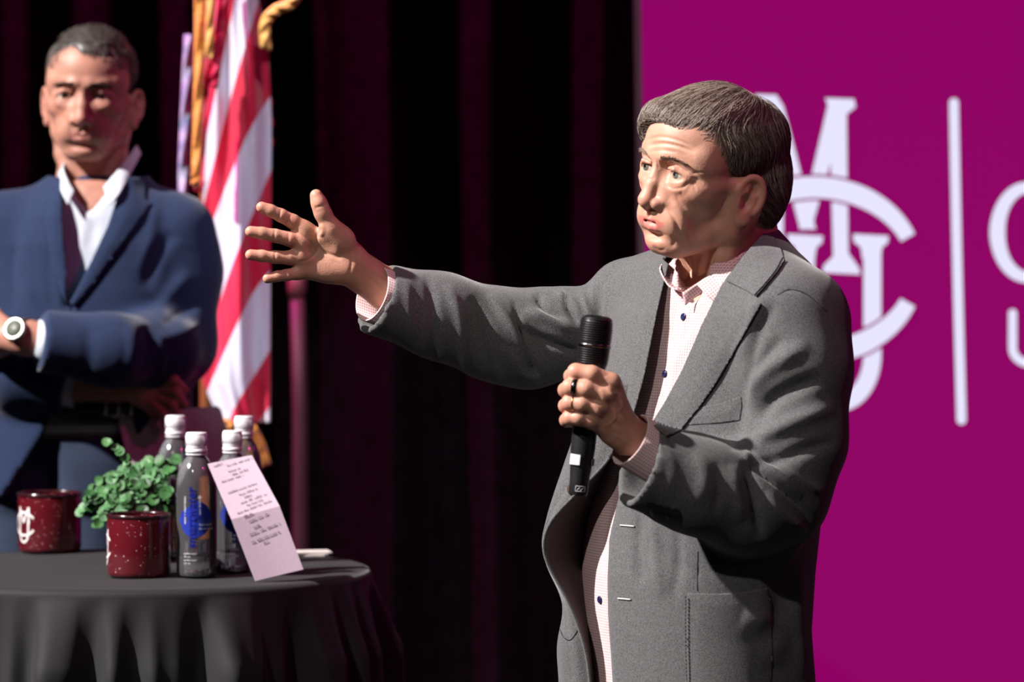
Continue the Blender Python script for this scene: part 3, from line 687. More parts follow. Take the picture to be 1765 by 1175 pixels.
bottle(338, 1000, 745, 70, .30, -6, 'clear water bottle nearest the plant and card, water only in its lower third')
bottle(400, 992, 742, 64, .92, 12, 'full clear water bottle directly behind the leaning note card')
bottle(302, 967, 716, 66, .92, 30, 'clear water bottle at the back left, rising above the plant')
bottle(420, 975, 717, 62, .55, 50, 'clear water bottle at the back right, in front of the orange flag fringe')

# ------------------------------------------------------------ folded note card
M_card = mat('card_paper', (.62, .50, .60), .8, noise=.04, nscale=300, bump=.1, bscale=600); M_ink = mat('pen_ink', (.015, .01, .03), .7, noise=.2, nscale=60)
yb = PT(480, 992, ZT+.001)[1]
A0 = PT(440, 1001, ZT+.002); y0 = A0[1]; y1 = y0+.02; A1 = P(523, 981, y1)
B0, B1 = P(399, 895, y0+.005), P(482, 872, y1+.005)
C0, C1 = P(358, 799, y0+.035), P(434, 784, y1+.03)
card = empty('note_card', (A0+A1)/2, 'creased handwritten note card leaning against the water bottles', 'card')
rows = []
for t in np.linspace(0, 1, 12): rows.append((A0*(1-t)+B0*t, A1*(1-t)+B1*t))
for t in np.linspace(0, 1, 12)[1:]: rows.append((B0*(1-t)+C0*t, B1*(1-t)+C1*t))
nx = 10; V = np.array([r0*(1-k/nx)+r1*k/nx+np.array([0, .0015*math.sin(k/nx*math.pi), 0]) for r0, r1 in rows for k in range(nx+1)])
F = np.array([(i*(nx+1)+k, i*(nx+1)+k+1, (i+1)*(nx+1)+k+1, (i+1)*(nx+1)+k) for i in range(len(rows)-1) for k in range(nx)])
W, G = thicken(V, F, .0012); obj('paper', W, G, M_card, card, False)
def cardpt(u, v, off=.0009):  # u across, v down from the top
    t = 1-v; 
    if t < .5: q = t*2; a = A0*(1-q)+B0*q; b2 = A1*(1-q)+B1*q
    else: q = t*2-1; a = B0*(1-q)+C0*q; b2 = B1*(1-q)+C1*q
    p = a*(1-u)+b2*u; return p+np.array([0, .0015*math.sin(u*math.pi)-off, 0])
ink = MB(); rk = random.Random(5)
lines = [(.02, .10, .3), (.05, .38, .95), (.10, .35, .62), (.135, .40, .75), (.165, .12, .60), (.27, .15, .80), (.315, .35, .75), (.35, .42, .62), (.385, .30, .86), (.42, .40, .78), (.455, .15, .90), (.50, .25, .42), (.545, .30, .72), (.60, .35, .48), (.64, .22, .86), (.70, .2, .8), (.735, .42, .52)]
for v, u0, u1 in lines:
    u = u0
    while u < u1:
        wl = rk.uniform(.07, .2); pts = []; uu = u
        while uu < min(u+wl, u1):
            hgt = rk.choice([.008, .008, .012, .02]); pts += [(uu, v-.0), (uu+.006, v-hgt), (uu+.012, v+.002), (uu+.018, v-.006)]; uu += rk.uniform(.018, .026)
        if len(pts) > 3: ink.tube([cardpt(a, b2-.04*(a-.5)) for a, b2 in pts], .00016, 4)
        u = uu+rk.uniform(.02, .04)
ink.build('handwriting', M_ink, card)
# papers lying at the back edge of the table
pp = PT(520, 957, ZT+.001)
pk = MB(); 
for k in range(3): pk.box((pp[0]+.004*k, pp[1]+.01, ZT+.002+.0022*k), (.075, .05, .0018), [[math.cos(.1*k), math.sin(.1*k), 0], [-math.sin(.1*k), math.cos(.1*k), 0], [0, 0, 1]])
tag(pk.build('paper_stack', mat('white_paper', (.6, .55, .52), .8, noise=.05, nscale=50), None, False), 'small stack of white papers lying near the right edge of the table', 'paper')
# ------------------------------------------------------------ heads (sculpted in millimetres: x = the person's left, y = forward, z = up)
def rotm(yaw, pitch, roll):
    """rows = the head's left, forward and up axes in the world. yaw: turned to the left of the picture"""
    cy, sy = math.cos(yaw), math.sin(yaw); Lx = np.array([cy, -sy, 0.0]); Fw = np.array([-sy, -cy, 0.0]); U = np.array([0, 0, 1.0])
    cp, sp = math.cos(pitch), math.sin(pitch); F2 = cp*Fw+sp*U; U2 = cp*U-sp*Fw
    cr, sr = math.cos(roll), math.sin(roll); L3 = cr*Lx-sr*U2; U3 = cr*U2+sr*Lx
    return np.stack([L3, F2, U3])
def head_mesh(res=1.7, open_mouth=1.0, old=1.0, neck=None, wide=1.0, brow=0.0):
    f = Field((-92, -112, -190), (92, 138, 142), res)
    f.ell((0, -8, 50), (71, 85, 62), k=1); f.ell((0, 26, 46), (59, 60, 56), k=18)
    f.ell((0, 36, -8), (50, 46, 54), k=22)
    f.ell((0, 50, -38), (32, 39, 33), k=18)
    for s in (-1, 1):
        f.cone((s*55*wide, 2, -8), (s*48*wide, 6, -56), 12, 11.5, 20)
        f.cone((s*47*wide, 8, -56), (s*16, 60, -80), 11.5, 12, 18)
        f.ell((s*42, 50, -9), (16, 20, 11), k=16)
        f.ell((s*53, 30, 0), (11, 26, 8), k=12)
        f.cone((s*41, 66, 33+brow), (s*12, 82, 30+brow), 8, 9, 14)
        f.ell((s*24, 62, -50), (15, 22, 22), k=16)
    f.ell((0, 67, -80), (18, 16, 14), k=13); f.ell((0, 38, -64), (31, 37, 22), k=20)
    f.ell((0, 82, 30), (12, 8, 12), k=12)
    for s in (-1, 1): f.ell((s*49, 44, 28), (13, 24, 24), k=14)
    # sockets
    for s in (-1, 1):
        f.ell((s*31, 98, 11), (17.5, 16, 12.5), k=10, mode='sub'); f.ell((s*15.5, 95, 13), (7, 13, 9), k=8, mode='sub')
    # nose
    f.cone((0, 85, 22), (0, 96, -6), 6, 6.6, 8).cone((0, 96, -6), (0, 104, -26), 6.6, 8, 7)
    f.ell((0, 104, -28), (8.6, 9.2, 8.4), k=5)
    for s in (-1, 1):
        f.cone((s*8, 79, 12), (s*14, 86, -26), 6, 8, 9); f.ell((s*13.2, 94, -31), (6.6, 11, 7.6), k=4)
    f.cone((0, 101, -36), (0, 90, -42), 4.5, 4.5, 5)
    # lips and mouth
    f.ell((0, 75.5, -53), (27, 14, 16), k=12)
    for s in (-1, 1):
        f.cone((s*28, 71, -55), (s*9, 88.5, -51.8), 2.2, 3.1, 4).cone((s*9, 88.5, -51.8), (0, 91, -52.6), 3.1, 3.0, 3)
        f.cone((s*27, 71, -57), (s*9, 87, -61.5-2*open_mouth), 2.8, 5.6, 4).cone((s*9, 87, -61.5-2*open_mouth), (0, 89.5, -62.5-2*open_mouth), 5.6, 6, 3)
        f.cone((s*29, 76, -55.3), (s*10, 94, -56.8), 1.7, 1.1+1.0*open_mouth, 1.0, 'sub').cone((s*10, 94, -56.8), (0, 97, -56.8), 1.1+1.0*open_mouth, 1.2+1.3*open_mouth, 1.0, 'sub')
        f.ell((s*33, 73, -55), (4, 5, 5), k=6, mode='sub')
        f.ell((s*7.5, 102, -40.5), (3.8, 7, 3.4), k=2.5, mode='sub')
    f.cone((0, 97, -43), (0, 96, -48), 2.2, 2.6, 3, 'sub')
    f.ell((0, 95, -73.5), (20, 11, 4), k=7, mode='sub')
    # eyelids over the eyeballs
    for s in (-1, 1):
        f.ell((s*31, 72.2, 10.8), 16.4, k=5)
        t = s*math.radians(8); R = [[math.cos(t), 0, -math.sin(t)], [0, 1, 0], [math.sin(t), 0, math.cos(t)]]
        f.ell((s*30.5, 95, 9.9), (16.8, 20, 5.6), rot=R, k=1.2, mode='sub')
        f.ell((s*45, 72, 9), (6, 8, 7), k=6)
        # lid crease and lower bag
        if old: f.ell((s*31, 78.5, -3), (13, 7, 6.5), k=9)
        f.cone((s*19, 88, 17), (s*32, 89.5, 18.5), 2, 3, 3).cone((s*32, 89.5, 18.5), (s*45, 80, 12), 3, 2.5, 3)
    # ears
    for s in (-1, 1):
        t = math.radians(14); st, ct = math.sin(t), math.cos(t); q = s*math.radians(22); sq, cq_ = math.sin(q), math.cos(q)
        A = np.array([[cq_, sq, 0], [-sq, cq_, 0], [0, 0, 1]]); Bm = np.array([[1, 0, 0], [0, ct, st], [0, -st, ct]]); R = Bm@A
        cen = np.array([s*71, -5, -17]); loc = lambda x, y, z: cen+R.T@np.array([x*s, y, z])
        f.ell(loc(4, 1, 2), (5, 18, 29), rot=R, k=5)
        rim = [loc(7+1.5*math.sin(a), 15*math.cos(a)*(1 if math.sin(a) > -.2 else .8)-1, 3+27*math.sin(a), ) for a in np.radians(np.linspace(35, 235, 14))]
        # helix runs from the front over the top and down the back
        rim = [loc(8, 17.5*math.cos(a)+1, 5+26*math.sin(a)) for a in np.radians(np.linspace(10, 222, 16))]
        f.chain([(*p, 3.4) for p in rim], k=3)
        f.ell(loc(6, -1, -24), (5, 8.5, 9), rot=R, k=4)
        f.ell(loc(11, 3.5, -3), (6.5, 8, 11.5), rot=R, k=3, mode='sub'); f.ell(loc(10, -2, 16), (4.5, 6.5, 8), rot=R, k=3, mode='sub')
        f.ell(loc(7, 13, -6), (4, 4, 6), rot=R, k=3)
    # neck
    nk = neck or [(0, -18, -20, 54), (0, -30, -80, 54), (0, -42, -150, 58), (0, -46, -185, 62)]
    f.chain(nk, k=20)
    e = np.array(nk[-1][:3])
    for s in (-1, 1): f.chain([(s*58, -22, -30, 10), (s*44, 4, -95, 10), (s*16+e[0]*.5, 26+e[1]+46, e[2]+8, 9)], k=12)
    f.ell((0, 8+e[1]*.3+14, -112), (10, 12, 13), k=12)
    V, F = f.mesh(); V = relax(V, F, 2, .4); return V, F
def head_attrs(me, L, lips=1.0, brow_z=0):
    x, y, z = L[:, 0], L[:, 1], L[:, 2]; ax = np.abs(x)
    g = lambda cx, cy, cz, rx, ry, rz: np.exp(-(((ax-cx)/rx)**2+((y-cy)/ry)**2+((z-cz)/rz)**2))
    up = (np.abs(z+47-.10*ax*0+ax*.16) < 4.8) & (z > -52)
    m = np.clip(2.5-(((ax)/28)**6+((z+59.4-ax*.13)/(9.4-ax*.2))**6)*2.5, 0, 1)*(y > 70)
    m = m*np.clip((z+72)/3, 0, 1); set_attr(me, 'lip', np.clip(m, 0, 1)*lips*.72)
    r = .8*g(36, 80, -14, 20, 30, 16)+.9*g(0, 115, -24, 14, 20, 14)+.5*g(0, 88, -88, 24, 20, 14)+.9*np.exp(-((ax-80)/8)**2)*(ax > 70)
    set_attr(me, 'flush', np.clip(r, 0, 1)*.55)
    # darker tone round the eyes
    set_attr(me, 'lid', np.clip(g(31, 88, 10, 17, 18, 9)*.8, 0, .7))
def make_skin(name, base, lip, flush, lid):
    return mat(name, base, .48, noise=.12, nscale=55, bump=.18, bscale=420, spec=.45, sss=.12, tint=[('flush', flush), ('lid', lid), ('lip', lip)])
def eyeball(center_mm, gaze, toW, name, parent, iris=(.12, .2, .2)):
    """white ball with a coloured iris and pupil looking along gaze (head axes)"""
    g = np.array(gaze, float); g /= np.linalg.norm(g); V = []; F = []; n = 40; m = 28; mi = []
    u = np.cross(g, [0, 0, 1]); u /= np.linalg.norm(u); v = np.cross(u, g); R = 15.0
    angs = list(np.radians([0, 6, 8.5, 10, 22, 24.5]))+list(np.linspace(math.radians(36), math.pi, 14))
    V = [np.array(center_mm)+g*R*(1.0)]
    for a in angs[1:]:
        bulge = 1.0+.06*max(0, math.cos(min(a*3, math.pi/2)))
        for k in range(n):
            t = 2*math.pi*k/n; V.append(np.array(center_mm)+R*bulge*(math.cos(a)*g+math.sin(a)*(math.cos(t)*u+math.sin(t)*v)))
    for k in range(n): F.append((0, 1+k, 1+(k+1) % n)); mi.append(2)
    for i in range(len(angs)-2):
        for k in range(n):
            F.append((1+i*n+k, 1+(i+1)*n+k, 1+(i+1)*n+(k+1) % n, 1+i*n+(k+1) % n)); mi.append(2 if i < 1 else (1 if i < 4 else 0))
    me = mesh_np(name, toW(np.array(V)), F); o = link(name, me, [M_sclera, mat('iris', iris, .3, noise=.4, nscale=900), M_pupil], parent); me.polygons.foreach_set('material_index', mi); return o
M_sclera = mat('eye_white', (.62, .55, .50), .12, noise=.04, nscale=300, coat=.6, spec=.6); M_pupil = mat('pupil', (.004, .004, .004), .05, noise=.1, nscale=60, coat=1)
def strands(tree, roots, flow, steps, dl, lift, rad, rs, jitter=.42, clump=None):
    """fine tapering locks that follow the hair volume; everything in the tree's own space"""
    Vall = []; Fall = []; tone = []; base = 0; n = 3
    for r0 in roots:
        p = np.array(r0, float); pts = [p]; L = steps*rs.uniform(.65, 1.1); j = np.array([rs.gauss(0, 1), rs.gauss(0, 1), rs.gauss(0, 1)])*jitter; lf = lift*rs.uniform(.2, 1.2); ok = True
        hh = rs.uniform(-1, 1)
        for s_ in range(int(L)):
            loc, nrm, fi, di = tree.find_nearest(Vector(p))
            if loc is None: break
            nrm = np.array(nrm); d = np.array(flow(p, s_/steps))+j*.35; d = d-nrm*(d@nrm); d /= np.linalg.norm(d)+1e-9
            q = p+d*dl; loc, nrm2, fi, di = tree.find_nearest(Vector(q)); nrm2 = np.array(nrm2); p = np.array(loc)+nrm2*lf*(.5+math.sin(math.pi*min(1, s_/L)))
            pts.append(p)
        if len(pts) < 4: continue
        c_ = np.array(pts); m = len(c_); T = np.gradient(c_, axis=0); T /= np.linalg.norm(T, axis=1)[:, None]+1e-9
        u = np.cross(T, np.array([.3, .2, 1.0])); u /= np.linalg.norm(u, axis=1)[:, None]+1e-9; v = np.cross(T, u)
        rr = rad*rs.uniform(.6, 1.3)*np.sin(np.linspace(.35, math.pi*.985, m))**.6
        ring = np.stack([c_+rr[:, None]*(math.cos(2*math.pi*k/n)*u+math.sin(2*math.pi*k/n)*v) for k in range(n)], 1).reshape(-1, 3)
        i = np.arange(m-1)[:, None]*n; k = np.arange(n)[None, :]; Fq = np.stack([i+k, i+(k+1) % n, i+n+(k+1) % n, i+n+k], -1).reshape(-1, 4)+base
        Vall.append(ring); Fall.append(Fq); tone += [rs.random()]*len(ring); base += len(ring)
    return np.vstack(Vall), np.vstack(Fall), tone

def hair_mat(name, dark, light, rough=.42):
    m = mat(name, dark, rough, spec=.55, tint=[('tone', light)]); return m
def hair_obj(V, F, tone, cap_V, cap_F, toW, name, mt, parent):
    A = toW(cap_V-normals(cap_V, cap_F)*1.6); B = toW(V); G = np.vstack([cap_F, F[:, [0, 1, 2, 3]]+len(A)])[:, ::-1]
    me = mesh_np(name, np.vstack([A, B]), G); set_attr(me, 'tone', [.15]*len(A)+tone); return link(name, me, mt, parent)
# ------------------------------------------------------------ speaker
spk = empty('person', (P(1190, 1175, 0)[0], 0, 0), 'person in a grey wool jacket and pink checked shirt speaking with one arm outstretched', 'person')
M_skin = make_skin('skin_speaker', (.50, .265, .185), (.52, .13, .12), (.60, .24, .17), (.42, .21, .15))
HS = .001*1.05; HR = rotm(math.radians(53.5), math.radians(-1), math.radians(10)); HO = P(1226, 306, -0.04)
toH = lambda V: HO+(np.asarray(V)*HS)@HR
fromH = lambda W: ((np.asarray(W)-HO)@HR.T)/HS
hv, hf = head_mesh(1.7, open_mouth=1.0, neck=[(0, -20, -20, 50), (0, -42, -80, 49), (-6, -70, -150, 52), (-8, -82, -185, 56)])
hf = hf[:, ::-1]; HL = hv.copy(); hw = toH(hv)
hst = [
 ([(1114, 240), (1138, 236), (1165, 241), (1192, 252)], 2.6, -1.3), ([(1116, 251), (1142, 247), (1172, 252), (1198, 263)], 2.6, -1.3), ([(1118, 262), (1142, 259), (1168, 263)], 2.4, -.9),
 ([(1116, 246), (1140, 242), (1168, 247), (1190, 257)], 3, .9), ([(1116, 256), (1142, 253), (1172, 258), (1194, 268)], 3, .8),
 ([(1140, 284), (1158, 279), (1180, 284), (1200, 294)], 5, 1.8), ([(1132, 272), (1134, 284), (1136, 292)], 2, -1.2),
 ([(1142, 352), (1154, 364), (1163, 378), (1169, 394), (1168, 408)], 4.2, -2.6), ([(1152, 344), (1168, 358), (1178, 378), (1182, 398)], 7, 2.2),
 ([(1158, 404), (1162, 416), (1157, 428)], 3.6, -1.2), ([(1172, 406), (1178, 422), (1170, 434)], 7, 1.2),
 ([(1192, 372), (1200, 395), (1203, 415)], 11, -3), ([(1185, 395), (1190, 415), (1188, 430)], 3, -1.2), ([(1176, 330), (1196, 340), (1206, 356)], 8, 1.4),
 ([(1148, 318), (1160, 325), (1176, 323), (1188, 314)], 2.6, -1.8), ([(1150, 311), (1162, 316), (1176, 314), (1184, 308)], 3, 1.2), ([(1112, 304), (1120, 309), (1130, 306)], 2.4, -1.2),
 ([(1152, 291), (1163, 288), (1176, 292), (1187, 300)], 1.8, -1.3),
 ([(1190, 300), (1203, 297), (1213, 298)], 1.8, -1.1), ([(1190, 306), (1203, 309), (1212, 316)], 1.8, -1.1), ([(1187, 312), (1196, 320), (1200, 330)], 1.8, -.8),
 ([(1165, 335), (1172, 350), (1184, 362)], 2.2, -.8), ([(1172, 330), (1182, 345), (1196, 356)], 2.2, -.8),
 ([(1175, 440), (1190, 465), (1192, 495)], 5, -3), ([(1215, 430), (1208, 460), (1200, 485)], 6, 3), ([(1195, 440), (1200, 465), (1196, 490)], 4, -2), ([(1240, 400), (1225, 430), (1212, 460)], 10, -2.5),
 ([(1125, 424), (1135, 431), (1148, 430)], 3, -1.2)
]
hst = [(q[0], q[1], q[2]*.9) for q in hst]
hw = sculpt(hw, hf, hst)

def hair_volume(res, ops):
    f = Field((-105, -125, -100), (105, 120, 170), res); ops(f); V, F = f.mesh(); return relax(V, F, 1, .4), F
def _ops(f):
    f.ell((0, -8, 54), (79, 92, 63), k=1); f.ell((4, 18, 76), (55, 54, 33), k=14); f.ell((4, -4, 80), (54, 52, 34), k=14)
    f.ell((-12, 58, 66), (40, 26, 24), k=18); f.ell((-42, 50, 58), (20, 22, 24), k=14)
    f.ell((0, -46, 0), (60, 40, 66), k=25); 
    f.ell((0, 118, 10), (90, 62, 74), k=6, mode='sub')         # face
    f.ell((-40, 64, 64), (13, 14, 20), k=12)
    for s in (-1, 1):
        f.ell((s*84, 52, -48), (45, 46, 58), k=6, mode='sub'); f.ell((s*88, -2, -36), (22, 22, 40), k=5, mode='sub')
    f.cone((0, 10, -60), (0, 20, -160), 75, 75, 8, 'sub')
hv2, hf2 = hair_volume(3.0, _ops)
ht = bvh(hv2, hf2)
def flow(p, t):
    wx_, wy_, wz_ = 14, -42, 122; r = np.array([p[0]-wx_, p[1]-wy_, (p[2]-wz_)]); r /= np.linalg.norm(r)+1e-6
    d = r+np.array([0, .35, -.25])
    s_ = np.clip((92-p[2])/28, 0, 1)*np.clip((abs(p[0])-30-np.clip((p[1]-30), 0, 60))/25, 0, 1)
    if p[1] < -40: s_ = max(s_, np.clip((100-p[2])/40, 0, 1))
    side = np.array([0, -.65+.5*np.sin(p[2]*.05), -1.0]); return d*(1-s_)+side*s_
rs = random.Random(3)
N_ = normals(hv2, hf2); cand = [i for i in range(len(hv2)) if hv2[i][1] < 96 and (hv2[i][2] > 10 or hv2[i][1] < 10) and N_[i]@np.array(hv2[i]-[0, 0, 20]) > 0]
roots = [hv2[rs.choice(cand)] for _ in range(13000)]
SV, SF, ST = strands(ht, roots, flow, 15, 5.0, 3.4, .27, rs)

# ---- jacket, shirt and trousers
Lb = np.array([.62, -.78]); Fb = np.array([-.78, -.62])
def trow(py, pxc, a, b, dy=0.0):
    q = P(pxc, py, dy); return (q[2], q[0], q[1], a, b)
JT = [trow(1330, 1184, .208, .150), trow(1175, 1178, .204, .146), trow(1080, 1175, .199, .144), trow(980, 1182, .198, .144), trow(900, 1196, .194, .140), trow(800, 1215, .198, .138), trow(700, 1232, .196, .132), trow(600, 1245, .192, .125), trow(540, 1252, .182, .115), trow(490, 1256, .155, .098), trow(450, 1258, .115, .085), trow(415, 1262, .078, .072), trow(392, 1264, .055, .06)]
J = Field((P(590, 600)[0], -.42, .86), (P(1500, 600)[0], .42, 1.60), .0046)
J.loft(JT, Lb, Fb, k=.001)
def pr(px, py, dy, r): return (*P(px, py, dy), r)
# near (bent) arm
J.cone(P(1320, 505, -.09), P(1358, 548, -.13), .058, .070, .05)
na = [pr(1362, 552, -.135, .070), pr(1374, 640, -.155, .068), pr(1370, 760, -.165, .065), pr(1340, 854, -.17, .063)]
J.chain(na, k=.03)
J.chain([pr(1340, 854, -.17, .063), pr(1290, 862, -.20, .064), pr(1200, 835, -.232, .061), pr(1088, 794, -.262, .059)], k=.03)
# far (outstretched) arm
J.cone(P(1150, 488, .08), P(1085, 520, .14), .052, .060, .035)
J.chain([pr(1085, 523, .14, .061), pr(1042, 552, .145, .053), pr(1015, 560, .15, .0505), pr(985, 566, .15, .0560), pr(960, 577, .15, .0565), pr(934, 576, .15, .0590)], k=.012)
J.chain([pr(934, 576, .15, .0590), pr(905, 589, .15, .0595), pr(850, 575, .13, .060), pr(760, 545, .10, .056), pr(640, 512, .055, .051)], k=.03)
D0 = J.D.copy()
# cuffs: cut square and hollow them out
cN = P(1100, 796, -.26); dN = P(1100, 796, -.26)-P(1200, 832, -.232); J.halfspace(cN, dN, .12)
cF = P(648, 516, .058); dF = P(610, 486, .045)-P(700, 528, .078); J.halfspace(cF, dF, .12)
J.cone(P(1075, 786, -.267), P(1120, 803, -.255), .051, .050, .004, 'sub')
J.cone(P(625, 504, .050), P(670, 522, .066), .0435, .042, .004, 'sub')
X_, Y_ = J.pix(); yy = J.ax[1][None, :, None]; mm = 1/1250.0
# chest opening: a trench over the shirt
op1 = [(1290, 380), (1318, 402), (1250, 480), (1215, 560), (1180, 640), (1130, 725), (1085, 800), (1062, 870), (1055, 900), (980, 900), (1040, 800), (1085, 715), (1100, 650), (1112, 590), (1124, 530), (1138, 478), (1150, 440), (1200, 400)]
sd = poly_sd(X_, Y_, op1)*mm
body = np.full_like(J.D, 1.0); 
TB = J.twin(); TB.loft(JT, Lb, Fb, k=.001)
trench = np.maximum(sd, -(TB.D+.040)); trench = np.maximum(trench, yy-.02)
armkeep = np.ones_like(J.D)
AR = J.twin(); AR.chain([pr(1340, 854, -.17, .067), pr(1290, 862, -.20, .068), pr(1200, 835, -.232, .066), pr(1088, 794, -.262, .063)], k=.01)
trench = np.maximum(trench, -AR.D)
J.comb((slice(None),)*3, trench.astype(np.float32), .004, 'sub')
# below the chest the far side of the jacket swings away: cut it, a loose panel takes its place
op2 = [(1062, 868), (1050, 930), (1047, 1000), (1048, 1060), (1056, 1175), (1070, 1400), (800, 1400), (800, 900), (935, 800), (1040, 790), (1075, 800)]
sd2 = poly_sd(X_, Y_, op2)*mm; c2 = np.maximum(sd2, -AR.D); J.comb((slice(None),)*3, c2.astype(np.float32), .004, 'sub')
j0v, j0f = (lambda q: (relax(q[0], q[1], 2, .5), q[1]))((lambda D1: (setattr(J, 'D', D0), J.mesh(), setattr(J, 'D', D1))[1])(J.D))
jv, jf = J.mesh(); jv = relax(jv, jf, 2, .5)
S_ = [ # folds: points, width px, height mm
 # far sleeve
 ([(735, 470), (745, 520), (748, 600), (755, 640)], 9, -3.5), ([(770, 490), (790, 540), (800, 610), (812, 650)], 10, 4), ([(812, 510), (836, 560), (850, 620), (862, 655)], 9, -4.5),
 ([(842, 505), (880, 560), (915, 610), (945, 655)], 10, 4.5), ([(885, 515), (905, 590), (918, 630), (925, 650)], 6, -5), ([(895, 560), (935, 585), (975, 600), (1005, 612)], 9, -8), ([(905, 535), (950, 552), (1000, 575)], 10, 5),
 ([(925, 505), (938, 530), (975, 552)], 7, -4.5), ([(958, 500), (985, 520), (1010, 555)], 8, 4), ([(975, 497), (980, 530), (1000, 560)], 6, -4.5), ([(700, 480), (705, 530), (712, 590)], 9, 2.5),
 ([(1010, 500), (1022, 470), (1045, 445)], 6, -4), ([(1000, 500), (1015, 540), (1020, 580)], 8, 4), ([(1032, 470), (1030, 520), (1035, 560)], 7, -3.5), ([(660, 510), (668, 540), (650, 570)], 7, 1.5),
 ([(880, 600), (900, 640), (935, 655)], 9, 4),
 # near sleeve
 ([(1395, 590), (1350, 620), (1310, 650), (1285, 700)], 15, 6), ([(1420, 650), (1370, 668), (1330, 690), (1300, 730)], 13, -8), ([(1440, 700), (1385, 720), (1330, 745), (1290, 775)], 15, 7),
 ([(1440, 760), (1390, 775), (1345, 790), (1290, 800)], 11, -5), ([(1350, 580), (1315, 620), (1300, 650)], 10, -4),
 ([(1283, 790), (1300, 850), (1305, 890), (1312, 930)], 9, -7), ([(1262, 800), (1270, 850), (1280, 900)], 12, 4), ([(1284, 790), (1310, 812), (1345, 838), (1378, 868), (1400, 900)], 5, -7), ([(1290, 780), (1318, 800), (1352, 826), (1384, 856)], 7, 5), ([(1282, 775), (1288, 790), (1300, 800)], 5, 5), ([(1320, 850), (1350, 890), (1390, 915)], 10, 5),
 ([(1340, 800), (1380, 830), (1420, 850)], 9, 4), ([(1200, 780), (1215, 820), (1205, 870)], 13, 2.5), ([(1235, 790), (1240, 840), (1232, 890)], 9, -2), ([(1150, 770), (1160, 810), (1150, 860)], 12, 1.5),
 # armhole seam and shoulder
 ([(1345, 505), (1365, 498), (1395, 510), (1430, 545)], 3, -1.6), ([(1340, 520), (1310, 570), (1292, 640), (1285, 700)], 9, -3), ([(1320, 500), (1295, 560), (1275, 620)], 16, 4),
 ([(1285, 640), (1275, 720), (1268, 780)], 12, -3), ([(1062, 455), (1040, 490), (1035, 540)], 4, -2.2),
 # chest and belly drape
 ([(1125, 880), (1130, 950), (1140, 1030)], 12, 3.5), ([(1100, 890), (1098, 950), (1105, 1010)], 10, -4), ([(1165, 890), (1170, 960), (1160, 1040)], 10, -2.5), ([(1330, 960), (1345, 1040), (1320, 1120)], 20, -5), ([(1380, 960), (1375, 1060), (1385, 1170)], 12, 4),
 ([(1280, 1060), (1330, 1080), (1330, 1150)], 22, 5), ([(1100, 480), (1080, 560), (1060, 640)], 10, -1.2),
 ([(1203, 960), (1202, 1020)], 1.8, -1.2, 0),
]
S_ = [((q[0], q[1]*.85, q[2]*1.55, *q[3:]) if np.mean([p_[0] for p_ in q[0]]) < 1060 and q[0][0][1] < 700 else (q[0], q[1]*.9, q[2]*1.35, *q[3:])) for q in S_]
jv = sculpt(jv, jf, S_)
j0v = sculpt(j0v, j0f, S_); jt0 = bvh(j0v, j0f); jt = bvh(jv, jf); tbv, tbf = TB.mesh(); jtb = bvh(relax(tbv, tbf, 2, .5), tbf)
M_hair = hair_mat('hair_grey_brown', (.055, .038, .030), (.40, .325, .27))
def wool(name, col, sc=850):
    return mat(name, col, .92, noise=.6, nscale=sc, bump=.35, bscale=900, spec=.12, sheen=.3, detail=2)
M_wool = wool('grey_wool', (.097, .098, .101)); M_lining = mat('jacket_lining', (.075, .052, .052), .55, noise=.1, nscale=400, spec=.4)
SHB, SHL = (.50, .26, .27), (.68, .58, .58)
M_shirt = check_mat('checked_shirt', [tuple(np.append(Lb, 0)), (0, 0, 1)], SHB, SHL)
M_dark = mat('black_thread', (.012, .012, .014), .9, noise=.2, nscale=200)
M_navyb = mat('navy_button', (.012, .014, .07), .25, noise=.1, nscale=200, coat=.4)
